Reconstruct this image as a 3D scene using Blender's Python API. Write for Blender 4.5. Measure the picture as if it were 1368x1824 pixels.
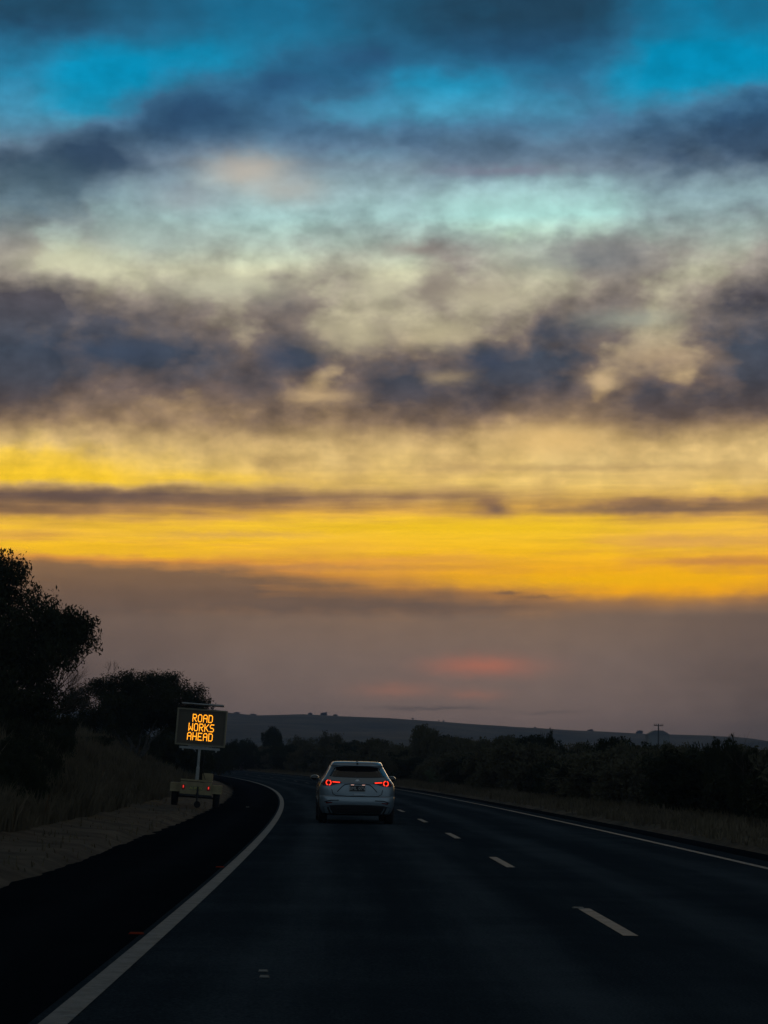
import bpy, bmesh, math, random
import numpy as np
from mathutils import Vector, Matrix, Euler, noise
from mathutils.bvhtree import BVHTree
R = math.radians
PI = math.pi
scene = bpy.context.scene
for o in list(bpy.data.objects):
    bpy.data.objects.remove(o)
C = scene.collection

# ------------------------------------------------------------------ camera
F = 4100.0 / 1368.0
CAM_H = 1.2228
PITCH = math.atan((1371.0 - 912.0) / 4100.0)
ROLL = 0.022
cd = bpy.data.cameras.new('camera')
cam = bpy.data.objects.new('camera', cd)
C.objects.link(cam)
scene.camera = cam
cd.sensor_fit = 'HORIZONTAL'
cd.sensor_width = 24.0
cd.lens = 24.0 * F
cd.clip_start = 0.1
cd.clip_end = 20000
cam.matrix_world = (Matrix.Translation((0, 0, CAM_H)) @ Matrix.Rotation(PI / 2 + PITCH, 4, 'X')
                    @ Matrix.Rotation(ROLL, 4, 'Z'))
scene.render.resolution_x = 768
scene.render.resolution_y = 1024
scene.view_settings.view_transform = 'Standard'
scene.view_settings.look = 'None'
scene.view_settings.exposure = 0
scene.view_settings.gamma = 1
scene.cycles.max_bounces = 6
scene.cycles.volume_bounces = 1
scene.cycles.volume_step_rate = 4

def lin(r, g, b):
    f = lambda c: (c / 255 / 12.92) if c / 255 <= .04045 else ((c / 255 + .055) / 1.055) ** 2.4
    return (f(r), f(g), f(b), 1)

# ------------------------------------------------------------------ dusk sky (world)
SUN_EL, SUN_AZ = R(1.5), R(6)       # just behind the smoke bank, slightly right of the road
world = bpy.data.worlds.new('World')
scene.world = world
world.use_nodes = True
NT = world.node_tree
NT.nodes.clear()
def nd(t, **kw):
    n = NT.nodes.new(t)
    for k, v in kw.items():
        setattr(n, k, v)
    return n
def setin(s, v):
    if isinstance(v, bpy.types.NodeSocket):
        NT.links.new(v, s)
    else:
        s.default_value = v
def m(op, a, b=None, c=None):
    n = nd('ShaderNodeMath', operation=op)
    setin(n.inputs[0], a)
    if b is not None: setin(n.inputs[1], b)
    if c is not None: setin(n.inputs[2], c)
    return n.outputs[0]
def ramp(stops, x, interp='LINEAR'):
    n = nd('ShaderNodeValToRGB')
    cr = n.color_ramp
    cr.interpolation = interp
    while len(cr.elements) < len(stops):
        cr.elements.new(0.5)
    for e, (p, c) in zip(cr.elements, stops):
        e.position = p
    for e, (p, c) in zip(cr.elements, stops):
        e.color = c
    setin(n.inputs[0], x)
    return n.outputs[0]
def mixc(f, a, b, blend='MIX'):
    n = nd('ShaderNodeMix', data_type='RGBA', blend_type=blend)
    setin(n.inputs[0], f)
    setin(n.inputs[6], a)
    setin(n.inputs[7], b)
    return n.outputs[2]
tc = nd('ShaderNodeTexCoord')
sep = nd('ShaderNodeSeparateXYZ')
NT.links.new(tc.outputs['Generated'], sep.inputs[0])
az = m('ARCTAN2', sep.outputs[0], sep.outputs[1])
el = m('ARCSINE', sep.outputs[2])
# the cloud field is laid out in degrees of azimuth and elevation (49 units = 0.68 degrees)
ru = m('MULTIPLY', m('TANGENT', m('MINIMUM', m('MAXIMUM', az, -1.2), 1.2)), 4100.0)
rv = m('MULTIPLY', m('TANGENT', m('MINIMUM', el, 1.3)), 4100.0)
cr_, sr_ = math.cos(ROLL), math.sin(ROLL)
fx = m('ADD', m('ADD', m('MULTIPLY', ru, cr_), m('MULTIPLY', rv, sr_)), 674.0)
fy = m('SUBTRACT', 1371.0, m('SUBTRACT', m('MULTIPLY', rv, cr_), m('MULTIPLY', ru, sr_)))

def noise_tex(sx, sy, detail, rough=.55, seed=0.0, off=(0, 0)):
    cmb = nd('ShaderNodeCombineXYZ')
    setin(cmb.inputs[0], m('MULTIPLY', fx, 1 / sx))
    setin(cmb.inputs[1], m('MULTIPLY', fy, 1 / sy))
    cmb.inputs[2].default_value = seed
    n = nd('ShaderNodeTexNoise', noise_dimensions='3D')
    NT.links.new(cmb.outputs[0], n.inputs['Vector'])
    n.inputs['Scale'].default_value = 1
    n.inputs['Detail'].default_value = detail
    n.inputs['Roughness'].default_value = rough
    return n
nA = noise_tex(150, 80, 3, .5, 3.1)
nB = noise_tex(60, 38, 4, .5, 9.7)
sA = nd('ShaderNodeSeparateColor'); NT.links.new(nA.outputs[1], sA.inputs[0])
sB = nd('ShaderNodeSeparateColor'); NT.links.new(nB.outputs[1], sB.inputs[0])
ynorm = m('MULTIPLY', fy, 1 / 1400.0)
# how ragged the cloud is at each height: (warp, density noise)
rag = ramp([(0, (.55, .22, 0, 1)), (.22, (.8, .42, 0, 1)), (.32, (1, .55, 0, 1)), (.52, (1, .6, 0, 1)), (.6, (.45, .5, 0, 1)),
            (.66, (.3, .42, 0, 1)), (.74, (.4, .2, 0, 1)), (.79, (.4, .1, 0, 1)), (.86, (.9, .1, 0, 1)), (1, (.9, .08, 0, 1))], ynorm)
sR = nd('ShaderNodeSeparateColor'); NT.links.new(rag, sR.inputs[0])
wx = m('MULTIPLY', m('ADD', m('MULTIPLY', m('SUBTRACT', sA.outputs[0], .5), 120), m('MULTIPLY', m('SUBTRACT', sB.outputs[0], .5), 80)), sR.outputs[0])
wy = m('MULTIPLY', m('ADD', m('MULTIPLY', m('SUBTRACT', sA.outputs[1], .5), 70), m('MULTIPLY', m('SUBTRACT', sB.outputs[1], .5), 60)), sR.outputs[0])
gx = m('MULTIPLY', m('ADD', fx, wx), 1 / 1400.0)
gyp = m('ADD', fy, wy)
t_row = m('ADD', m('SUBTRACT', m('MULTIPLY', m('MINIMUM', gyp, 837.5), 1 / 50.0), .5),
          m('MULTIPLY', m('MAXIMUM', m('SUBTRACT', gyp, 837.5), 0.0), 1 / 25.0))
DENS = """8887655433345678889998643233
5421111124667867888876410001
3100135678777521124564100001
2101379877642232223345345678
3578888765677677666556788899
8899755322443345666666678889
8886444211222222111112344433
7764332221122121100011344445
6334443322233446544456655445
5211122211244313654346764467
9964565446764345333456535688
9878876556532322345887533578
9989999757964545697985333699
9976666677536897689862553689
8766654557556788887667899999
5334555556656546643223676665
0011222235423223432121332221
0000011112333333222322333334
8899998777766665543322222111
7766666543333333373445677877
2222332211111111111111223223
3322222211111111111112234444
1000001111111111100000111122
8887766554433222222111223444
9999999887765433222111000112
9999999998888877655432211122
9999999999999999887766655566
8887776655554444444455667788"""
VIV = {0: "0000000000000000000000555566", 1: "0247765300000000000000479999", 2: "2699984200000000000003699999",
       3: "3688640000000000000002443000", 6: "0000000000000001233334200000", 7: "0000000000111113588886310000",
       8: "0122200000000000000000000000",
       16: "9998643332211221122111111111", 17: "9999888776543322221111111100", 18: "4210000000000000111122222333",
       20: "3333334455566666666655433333", 21: "3333444445555566666655432222", 22: "7888887665555678888887665554",
       23: "0112222222223344455667766555", 24: "0000000000012345678999999999", 25: "0000000000000123568999999999",
       26: "0000000000000000001223344444"}
rows = DENS.split('\n')
assert all(len(r) == 28 for r in rows), [len(r) for r in rows]
acc = None
NR = len(rows)
for i, r in enumerate(rows):
    g = VIV.get(i, "0" * 28)
    stops = [((25 + 50 * k) / 1400.0, (int(r[k]) / 9.0, int(g[k]) / 9.0, 0, 1)) for k in range(28)]
    col = ramp(stops, gx, 'EASE' if i < 25 else 'B_SPLINE')
    tt = m('MINIMUM', m('MAXIMUM', t_row, 0.0), float(NR - 1))
    a = m('SUBTRACT', tt, float(i))
    w = m('EXPONENT', m('MULTIPLY', m('MULTIPLY', a, a), -2.3))
    n = nd('ShaderNodeVectorMath', operation='SCALE')
    NT.links.new(col, n.inputs[0]); NT.links.new(w, n.inputs['Scale'])
    cmb = nd('ShaderNodeCombineXYZ'); NT.links.new(w, cmb.inputs[2])
    n2 = nd('ShaderNodeVectorMath', operation='ADD')
    NT.links.new(n.outputs[0], n2.inputs[0]); NT.links.new(cmb.outputs[0], n2.inputs[1])
    if acc is None:
        acc = n2.outputs[0]
    else:
        n3 = nd('ShaderNodeVectorMath', operation='ADD')
        NT.links.new(acc, n3.inputs[0]); NT.links.new(n2.outputs[0], n3.inputs[1])
        acc = n3.outputs[0]
sD = nd('ShaderNodeSeparateXYZ'); NT.links.new(acc, sD.inputs[0])
dens0 = m('ADD', m('MULTIPLY', m('SUBTRACT', m('DIVIDE', sD.outputs[0], sD.outputs[2]), .45), 1.22), .42)
viv = m('DIVIDE', sD.outputs[1], sD.outputs[2])
nC = noise_tex(105, 58, 6, .56, 21.3)
nS = noise_tex(300, 20, 4, .55, 5.5)        # long thin streaks low in the sky
nF = noise_tex(26, 15, 3, .5, 1.5)
streakm = ramp([(0, (0, 0, 0, 1)), (.55, (0, 0, 0, 1)), (.6, (.25, .25, .25, 1)), (.67, (.85, .85, .85, 1)), (.7, (1, 1, 1, 1)), (.74, (.5, .5, .5, 1)), (.8, (.1, .1, .1, 1)), (1, (.05, .05, .05, 1))], ynorm)
dn = m('ADD', m('MULTIPLY', m('SUBTRACT', nC.outputs[0], .5), 1.2), m('MULTIPLY', m('SUBTRACT', nF.outputs[0], .5), .3))
dn = m('MULTIPLY', dn, sR.outputs[1])
dn2 = m('MULTIPLY', m('MULTIPLY', m('SUBTRACT', nS.outputs[0], .5), 1.5), streakm)
dens = m('MINIMUM', m('MAXIMUM', m('ADD', m('ADD', dens0, dn), dn2), 0.0), 1.0)
def smooth_(x, a, b):
    n = nd('ShaderNodeMapRange', interpolation_type='LINEAR')
    setin(n.inputs[0], x)
    n.inputs[1].default_value = a; n.inputs[2].default_value = b
    return n.outputs[0]
def Y(y): return y / 1400.0
bright = ramp([(Y(0), lin(18, 118, 158)), (Y(75), lin(14, 138, 178)), (Y(125), lin(30, 148, 188)), (Y(175), lin(70, 158, 192)),
               (Y(225), lin(84, 150, 180)), (Y(275), lin(135, 162, 175)), (Y(325), lin(160, 190, 195)), (Y(375), lin(172, 208, 205)),
               (Y(425), lin(185, 205, 190)), (Y(475), lin(215, 215, 180)), (Y(525), lin(205, 198, 165)), (Y(575), lin(200, 190, 155)),
               (Y(625), lin(205, 182, 142)), (Y(675), lin(208, 178, 128)), (Y(725), lin(200, 165, 115)), (Y(775), lin(226, 192, 132)),
               (Y(825), lin(234, 200, 134)), (Y(865), lin(240, 202, 120)), (Y(906), lin(232, 175, 75)), (Y(940), lin(250, 190, 62)),
               (Y(985), lin(255, 194, 48)), (Y(1010), lin(246, 172, 50)), (Y(1056), lin(240, 160, 38)), (Y(1085), lin(190, 130, 65)),
               (Y(1110), lin(146, 116, 92)), (Y(1200), lin(142, 118, 104)), (Y(1290), lin(144, 120, 108)), (Y(1400), lin(120, 100, 90))], ynorm)
dark = ramp([(Y(0), lin(32, 62, 84)), (Y(75), lin(36, 78, 112)), (Y(125), lin(40, 82, 120)), (Y(175), lin(42, 78, 112)),
             (Y(225), lin(44, 70, 98)), (Y(275), lin(52, 74, 98)), (Y(325), lin(74, 96, 112)), (Y(375), lin(90, 112, 125)),
             (Y(425), lin(112, 108, 112)), (Y(475), lin(98, 92, 92)), (Y(525), lin(70, 68, 78)), (Y(575), lin(70, 74, 86)),
             (Y(625), lin(58, 70, 86)), (Y(675), lin(62, 68, 80)), (Y(725), lin(78, 70, 72)), (Y(775), lin(100, 82, 70)),
             (Y(825), lin(140, 118, 82)), (Y(865), lin(130, 104, 76)), (Y(885), lin(98, 80, 74)), (Y(910), lin(108, 86, 68)), (Y(940), lin(196, 142, 78)),
             (Y(985), lin(196, 134, 74)), (Y(1010), lin(124, 98, 74)), (Y(1056), lin(110, 90, 76)), (Y(1110), lin(106, 88, 78)),
             (Y(1180), lin(98, 82, 74)), (Y(1260), lin(88, 74, 67)), (Y(1400), lin(70, 60, 54))], ynorm)
vivid = ramp([(Y(0), lin(0, 125, 165)), (Y(100), lin(0, 140, 182)), (Y(190), lin(10, 140, 178)), (Y(300), lin(165, 215, 215)),
              (Y(370), lin(180, 232, 222)), (Y(450), lin(225, 225, 180)), (Y(700), lin(240, 205, 90)), (Y(825), lin(255, 208, 58)),
              (Y(865), lin(255, 205, 25)), (Y(940), lin(255, 208, 30)), (Y(1010), lin(255, 185, 10)), (Y(1060), lin(255, 175, 0)), (Y(1090), lin(200, 135, 45)), (Y(1400), lin(120, 100, 80))], ynorm)
mid = ramp([(Y(0), lin(34, 92, 124)), (Y(100), lin(42, 112, 148)), (Y(200), lin(74, 118, 150)), (Y(275), lin(104, 124, 142)),
             (Y(340), lin(122, 146, 156)), (Y(400), lin(138, 150, 148)), (Y(450), lin(158, 152, 142)), (Y(500), lin(148, 138, 126)), (Y(560), lin(128, 116, 108)),
             (Y(620), lin(112, 100, 95)), (Y(690), lin(108, 93, 87)), (Y(750), lin(150, 124, 96)), (Y(800), lin(208, 174, 112)), (Y(860), lin(204, 166, 100)),
             (Y(890), lin(160, 122, 84)), (Y(915), lin(176, 132, 80)), (Y(945), lin(234, 176, 80)), (Y(1000), lin(226, 152, 64)), (Y(1060), lin(176, 122, 66)), (Y(1100), lin(130, 106, 88)),
             (Y(1180), lin(127, 107, 96)), (Y(1280), lin(126, 106, 97)), (Y(1400), lin(95, 80, 72))], ynorm)
base = mixc(viv, bright, vivid)
d_lo = smooth_(dens, 0.0, .6)
d_hi = smooth_(dens, .6, 1.05)
skyc = mixc(d_hi, mixc(d_lo, base, mid), dark)
# mottling of the cloud itself, lit and shaded lumps
nM = noise_tex(58, 42, 4, .52, 40.2)
nT = noise_tex(200, 13, 4, .55, 77.7)
lump = m('ADD', m('MULTIPLY', nM.outputs[0], m('SUBTRACT', 1.0, streakm)), m('MULTIPLY', nT.outputs[0], streakm))
mot = m('ADD', m('MULTIPLY', m('MULTIPLY', m('SUBTRACT', lump, .5), 2.2), sR.outputs[1]), 1.03)
vsc = nd('ShaderNodeVectorMath', operation='SCALE'); NT.links.new(skyc, vsc.inputs[0]); NT.links.new(mot, vsc.inputs['Scale'])
skyc = vsc.outputs[0]
def vm(op, a, b, c=None):
    n = nd('ShaderNodeVectorMath', operation=op)
    setin(n.inputs[0], a); setin(n.inputs[1], b)
    if c is not None: setin(n.inputs[2], c)
    return n
pc_ = nd('ShaderNodeCombineXYZ')
setin(pc_.inputs[0], m('ADD', fx, m('MULTIPLY', wx, .5)))
setin(pc_.inputs[1], m('ADD', fy, m('MULTIPLY', m('SUBTRACT', nF.outputs[0], .5), 16.0)))
PBASE = vm('ADD', pc_.outputs[0], (5, 5, 0)).outputs[0]
def blob(cx, cy, rx, ry, colr, amt, skyc):
    # the min/add pair only orders the evaluation (it always adds -5), keeping the shader's stack small
    tok = vm('MINIMUM', skyc, (-5, -5, 0)).outputs[0]
    P = vm('ADD', PBASE, tok).outputs[0]
    q = vm('MULTIPLY_ADD', P, (1 / rx, 1 / ry, 0), (-cx / rx, -cy / ry, 0)).outputs[0]
    d2 = vm('DOT_PRODUCT', q, q).outputs['Value']
    g = m('EXPONENT', m('MULTIPLY', d2, -1.0))
    return mixc(m('MULTIPLY', g, amt), skyc, lin(*colr))
for b in [(862, 1188, 85, 17, (188, 116, 92), .85), (700, 1230, 66, 13, (172, 118, 96), .6), (842, 1238, 44, 10, (172, 118, 96), .6),
          (770, 1262, 100, 3.5, (96, 84, 80), .75), (975, 1270, 60, 3, (98, 86, 80), .5), (905, 1058, 26, 4, (120, 92, 72), .85),
          (960, 1066, 45, 2.5, (120, 92, 66), .5), (205, 625, 120, 26, (58, 72, 94), .55), (495, 632, 42, 30, (62, 72, 92), .6),
          (875, 640, 42, 22, (62, 72, 92), .6), (1080, 678, 34, 15, (212, 182, 140), .8), (800, 668, 34, 11, (170, 150, 118), .6),
          (430, 290, 80, 34, (200, 188, 172), .75), (510, 325, 70, 26, (188, 186, 178), .6), (330, 345, 70, 30, (158, 162, 168), .5), (905, 288, 130, 10, (125, 125, 145), .6), (900, 352, 150, 18, (170, 214, 208), .5),
          (110, 462, 95, 28, (214, 212, 178), .65), (400, 502, 120, 26, (206, 206, 178), .6), (260, 420, 90, 30, (168, 190, 184), .4), (570, 702, 52, 13, (208, 176, 130), .75), (990, 785, 105, 28, (232, 190, 118), .7),
          (1200, 640, 70, 20, (182, 156, 128), .5), (630, 590, 60, 28, (194, 184, 152), .65), (690, 500, 45, 26, (204, 198, 168), .6), (860, 520, 75, 26, (196, 186, 158), .6), (790, 590, 50, 24, (198, 186, 150), .55),
          (1130, 565, 80, 18, (170, 176, 160), .55), (740, 432, 60, 13, (142, 126, 120), .6), (780, 485, 30, 40, (134, 120, 114), .55), (1040, 455, 130, 26, (112, 124, 132), .5),
          (1010, 834, 330, 7, (176, 142, 98), .4), (140, 275, 75, 45, (42, 64, 90), .6), (290, 175, 85, 36, (42, 72, 104), .55), (400, 190, 90, 34, (46, 80, 112), .45), (500, 118, 80, 34, (44, 84, 122), .5), (640, 75, 90, 26, (44, 84, 122), .45), (60, 300, 90, 40, (56, 82, 98), .5), (1150, 910, 230, 8, (124, 98, 80), .75), (885, 908, 17, 11, (126, 98, 80), .85), (230, 886, 300, 9, (106, 84, 76), .6), (60, 915, 110, 12, (118, 90, 70), .6),
          (850, 942, 300, 11, (255, 204, 20), .7), (230, 985, 300, 8, (255, 196, 40), .6), (620, 975, 120, 9, (255, 190, 60), .5), (1060, 1036, 260, 12, (255, 190, 0), .7), (520, 1012, 260, 6, (196, 138, 78), .6),
          (1260, 968, 150, 14, (224, 164, 92), .6), (420, 955, 160, 6, (226, 174, 96), .5), (1290, 1005, 120, 7, (206, 138, 74), .6), (760, 1000, 160, 5, (232, 160, 70), .5)]:
    skyc = blob(*b, skyc)
bg1 = nd('ShaderNodeBackground'); NT.links.new(skyc, bg1.inputs[0]); bg1.inputs[1].default_value = 1.0
# the rest of the dusk sky: Nishita, low sun
sky = nd('ShaderNodeTexSky', sky_type='NISHITA')
sky.sun_disc = False
sky.sun_elevation = SUN_EL
sky.sun_rotation = SUN_AZ
sky.air_density = 1.2; sky.dust_density = 3.0; sky.ozone_density = 2.0
bg2 = nd('ShaderNodeBackground')
NT.links.new(sky.outputs[0], bg2.inputs[0])
bg2.inputs[1].default_value = 0.045
# pale blue afterglow low in the east, opposite the sunset
def smooth(x, a, b):
    n = nd('ShaderNodeMapRange', interpolation_type='SMOOTHSTEP')
    setin(n.inputs[0], x)
    n.inputs[1].default_value = a; n.inputs[2].default_value = b
    n.inputs[3].default_value = 0; n.inputs[4].default_value = 1
    return n.outputs[0]
away = m('MAXIMUM', smooth(m('ABSOLUTE', az), R(16), R(48)), smooth(el, R(22), R(42)))
east = m('MULTIPLY', smooth(m('ABSOLUTE', az), R(60), R(140)), m('SUBTRACT', 1.0, smooth(el, R(12), R(48))))
high = smooth(el, R(35), R(60))
bg4 = nd('ShaderNodeBackground'); bg4.inputs[0].default_value = (.075, .07, .055, 1); NT.links.new(high, bg4.inputs[1])
bg3 = nd('ShaderNodeBackground'); bg3.inputs[0].default_value = (.17, .235, .29, 1); NT.links.new(east, bg3.inputs[1])
addn = nd('ShaderNodeAddShader'); NT.links.new(bg2.outputs[0], addn.inputs[0]); NT.links.new(bg3.outputs[0], addn.inputs[1])
add2 = nd('ShaderNodeAddShader'); NT.links.new(addn.outputs[0], add2.inputs[0]); NT.links.new(bg4.outputs[0], add2.inputs[1])
mx = nd('ShaderNodeMixShader')
NT.links.new(away, mx.inputs[0]); NT.links.new(bg1.outputs[0], mx.inputs[1]); NT.links.new(add2.outputs[0], mx.inputs[2])
wo = nd('ShaderNodeOutputWorld')
NT.links.new(mx.outputs[0], wo.inputs[0])
world.cycles.sampling_method = 'MANUAL'
world.cycles.sample_map_resolution = 512

sd = bpy.data.lights.new('sun', 'SUN')
sd.energy = 0.12
sd.angle = R(10)
sd.color = (1, .72, .42)
sun = bpy.data.objects.new('sun', sd)
C.objects.link(sun)
dv = Vector((math.sin(SUN_AZ) * math.cos(R(4)), math.cos(SUN_AZ) * math.cos(R(4)), math.sin(R(4))))
sun.rotation_euler = dv.to_track_quat('Z', 'Y').to_euler()

# ------------------------------------------------------------------ helpers
def tag(o, label=None, cat=None, group=None, kind=None):
    if label: o['label'] = label
    if cat: o['category'] = cat
    if group: o['group'] = group
    if kind: o['kind'] = kind
    return o
def empty(name, loc, rot=(0, 0, 0)):
    o = bpy.data.objects.new(name, None)
    o.location = loc; o.rotation_euler = rot
    o.empty_display_size = .2
    C.objects.link(o)
    return o
def link(name, me, mat, parent=None, smooth=False):
    o = bpy.data.objects.new(name, me)
    if mat is not None and not me.materials: me.materials.append(mat)
    if smooth: me.polygons.foreach_set('use_smooth', [True] * len(me.polygons))
    C.objects.link(o)
    if parent: o.parent = parent
    return o
def obj(name, bm, mat, parent=None, smooth=False, bevel=0):
    if bevel:
        bmesh.ops.bevel(bm, geom=[e for e in bm.edges if e.calc_face_angle(0) > .6], offset=bevel, segments=2, affect='EDGES')
    bmesh.ops.recalc_face_normals(bm, faces=bm.faces)
    me = bpy.data.meshes.new(name)
    bm.to_mesh(me); bm.free()
    return link(name, me, mat, parent, smooth)
def fastmesh(name, V, Fc, n=4):
    me = bpy.data.meshes.new(name)
    V = np.asarray(V, dtype=np.float32); Fc = np.asarray(Fc, dtype=np.int32)
    me.vertices.add(len(V)); me.vertices.foreach_set('co', V.ravel())
    me.loops.add(Fc.size); me.loops.foreach_set('vertex_index', Fc.ravel())
    me.polygons.add(len(Fc))
    me.polygons.foreach_set('loop_start', np.arange(0, Fc.size, n, dtype=np.int32))
    me.polygons.foreach_set('loop_total', np.full(len(Fc), n, dtype=np.int32))
    me.update(calc_edges=True)
    return me
def box(bm, c, s, rot=None):
    r = bmesh.ops.create_cube(bm, size=1)
    M = Matrix.Translation(c) @ (rot.to_matrix().to_4x4() if rot else Matrix()) @ Matrix.Diagonal((s[0], s[1], s[2], 1))
    bmesh.ops.transform(bm, matrix=M, verts=r['verts'])
    return bm
def tube(bm, pts, rad, seg=8):
    pts = [Vector(p) for p in pts]
    if not hasattr(rad, '__len__'): rad = [rad] * len(pts)
    rings = []
    up = Vector((0.13, .21, 1)).normalized()
    for i, p in enumerate(pts):
        d = (pts[min(i + 1, len(pts) - 1)] - pts[max(i - 1, 0)]).normalized()
        a = d.cross(up)
        if a.length < .05: a = d.cross(Vector((1, 0, 0)))
        a.normalize(); b = d.cross(a)
        rings.append([bm.verts.new(p + (a * math.cos(2 * PI * k / seg) + b * math.sin(2 * PI * k / seg)) * rad[i]) for k in range(seg)])
    for i in range(len(rings) - 1):
        for k in range(seg):
            bm.faces.new((rings[i][k], rings[i][(k + 1) % seg], rings[i + 1][(k + 1) % seg], rings[i + 1][k]))
    bm.faces.new(rings[0]); bm.faces.new(rings[-1])
    return bm
def lathe(bm, prof, c, axis='X', seg=32):
    rings = []
    for (h, r) in prof:
        ring = []
        for k in range(seg):
            a = 2 * PI * k / seg
            v = Vector((h, r * math.cos(a), r * math.sin(a)))
            if axis == 'Y': v = Vector((v.y, v.x, v.z))
            ring.append(bm.verts.new(v + Vector(c)))
        rings.append(ring)
    for i in range(len(rings) - 1):
        for k in range(seg):
            bm.faces.new((rings[i][k], rings[i][(k + 1) % seg], rings[i + 1][(k + 1) % seg], rings[i + 1][k]))
    bm.faces.new(rings[0]); bm.faces.new(rings[-1])
    return bm
def mat(name, col, rough=.7, metal=0, spec=.5, emit=None, es=0, var=.0, vscale=4, bump=0, bscale=40, coat=0, col2=None, coords='Object'):
    M_ = bpy.data.materials.new(name)
    M_.use_nodes = True
    nt = M_.node_tree
    b = nt.nodes['Principled BSDF']
    b.inputs['Base Color'].default_value = (*col, 1)
    b.inputs['Roughness'].default_value = rough
    b.inputs['Metallic'].default_value = metal
    b.inputs['Specular IOR Level'].default_value = spec
    b.inputs['Coat Weight'].default_value = coat
    if emit:
        b.inputs['Emission Color'].default_value = (*emit, 1)
        b.inputs['Emission Strength'].default_value = es
    t = nt.nodes.new('ShaderNodeTexCoord')
    if var or col2:
        n = nt.nodes.new('ShaderNodeTexNoise')
        n.inputs['Scale'].default_value = vscale
        n.inputs['Detail'].default_value = 6
        n.inputs['Roughness'].default_value = .65
        nt.links.new(t.outputs[coords], n.inputs['Vector'])
        r = nt.nodes.new('ShaderNodeValToRGB')
        c2 = col2 or tuple(c * (1 + var) for c in col)
        c1 = tuple(c * (1 - var) for c in col)
        r.color_ramp.elements[0].position = .32; r.color_ramp.elements[1].position = .68
        r.color_ramp.elements[0].color = (*c1, 1); r.color_ramp.elements[1].color = (*c2, 1)
        nt.links.new(n.outputs[0], r.inputs[0])
        nt.links.new(r.outputs[0], b.inputs['Base Color'])
    if bump:
        n = nt.nodes.new('ShaderNodeTexNoise')
        n.inputs['Scale'].default_value = bscale
        n.inputs['Detail'].default_value = 4
        nt.links.new(t.outputs[coords], n.inputs['Vector'])
        bp = nt.nodes.new('ShaderNodeBump')
        bp.inputs['Strength'].default_value = bump
        bp.inputs['Distance'].default_value = .02
        nt.links.new(n.outputs[0], bp.inputs['Height'])
        nt.links.new(bp.outputs[0], b.inputs['Normal'])
    return M_

# ------------------------------------------------------------------ the road's line in plan (metres)
S1, S2, KAP = -69.295, 267.23, .00125
X0, TH, W, GR, CC = -1.387, -.00956, 7.124, -.00086, .14004
SS = np.arange(0, 620, .5)
kk = KAP * np.clip((SS - S1) / (S2 - S1), 0, 1)
HD = TH - np.cumsum(kk) * .5
RX = X0 + np.cumsum(np.sin(HD)) * .5
RY = np.cumsum(np.cos(HD)) * .5
RZ = GR * SS + CC * np.minimum(SS, 400) ** 2 * 1e-4 * 1.0 + np.where(SS > 400, (SS - 400) * .0112, 0)
EE = .00977 * np.clip((SS - S1) / (S2 - S1), 0, 1)
# run it back behind the camera as well
back = np.arange(-60, 0, .5)
RXb = X0 + back * math.sin(TH); RYb = back * math.cos(TH)
S_ = np.concatenate([back, SS]); RX = np.concatenate([RXb, RX]); RY = np.concatenate([RYb, RY])
RZ = np.concatenate([back * 0, RZ]); EE = np.concatenate([back * 0 + EE[0], EE]); HD = np.concatenate([back * 0 + TH, HD])
def at(s, o, dz=0):
    x = np.interp(s, S_, RX); y = np.interp(s, S_, RY); z = np.interp(s, S_, RZ); h = np.interp(s, S_, HD); e = np.interp(s, S_, EE)
    return np.stack([x + o * np.cos(h), y - o * np.sin(h), z + o * e + dz], -1)
def so_of(x, y):
    """station and lateral offset of plan points"""
    x = np.atleast_1d(x).astype(float); y = np.atleast_1d(y).astype(float)
    so = np.empty((len(x), 2)); 
    st = slice(None, None, 4)
    A = RX[st]; B = RY[st]; H = HD[st]; S4 = S_[st]
    for i in range(0, len(x), 4000):
        d = (x[i:i + 4000, None] - A) ** 2 + (y[i:i + 4000, None] - B) ** 2
        j = np.argmin(d, 1)
        dx = x[i:i + 4000] - A[j]; dy = y[i:i + 4000] - B[j]
        so[i:i + 4000, 0] = S4[j] + dx * np.sin(H[j]) + dy * np.cos(H[j])
        so[i:i + 4000, 1] = dx * np.cos(H[j]) - dy * np.sin(H[j])
    return so[:, 0], so[:, 1]
OL, OR_ = -2.0, W + 1.05          # edges of the asphalt
PL = np.array([[-400, 4.5], [-60, 4.2], [-22, 3.9], [-14, 3.3], [-9, 2.35], [-6.6, 1.35], [-5.3, .55], [-4.4, .2], [-3.4, .05], [-2.3, -.01], [-1.9, -.06]])
PR = np.array([[OR_ - .1, -.06], [OR_ + .15, -.01], [OR_ + 1.2, .05], [OR_ + 3, .02], [OR_ + 8, -.1], [OR_ + 60, -1.0], [OR_ + 400, -4.0]])
PRO = np.concatenate([PL, PR])
def gz(x, y):
    s, o = so_of(x, y)
    z = np.interp(s, S_, RZ) + np.interp(s, S_, EE) * np.clip(o, -12, 20)
    z = z * np.clip(1 - (np.abs(o) - 30) / 300, .2, 1)
    p = np.interp(o, PRO[:, 0], PRO[:, 1])
    out = np.maximum(np.maximum(OL - o, o - OR_), 0)
    amp = np.clip(out - .3, 0, 1) * .05 + np.clip((out - 2.5) / 6, 0, 1) * .22
    wob = np.array([noise.noise(Vector((a * .35, b * .35, 0))) + .5 * noise.noise(Vector((a * 1.3, b * 1.3, 4))) for a, b in zip(np.atleast_1d(x), np.atleast_1d(y))])
    return z + p + amp * wob
def ground(x, y):
    return float(gz(np.array([x]), np.array([y]))[0])

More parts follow.
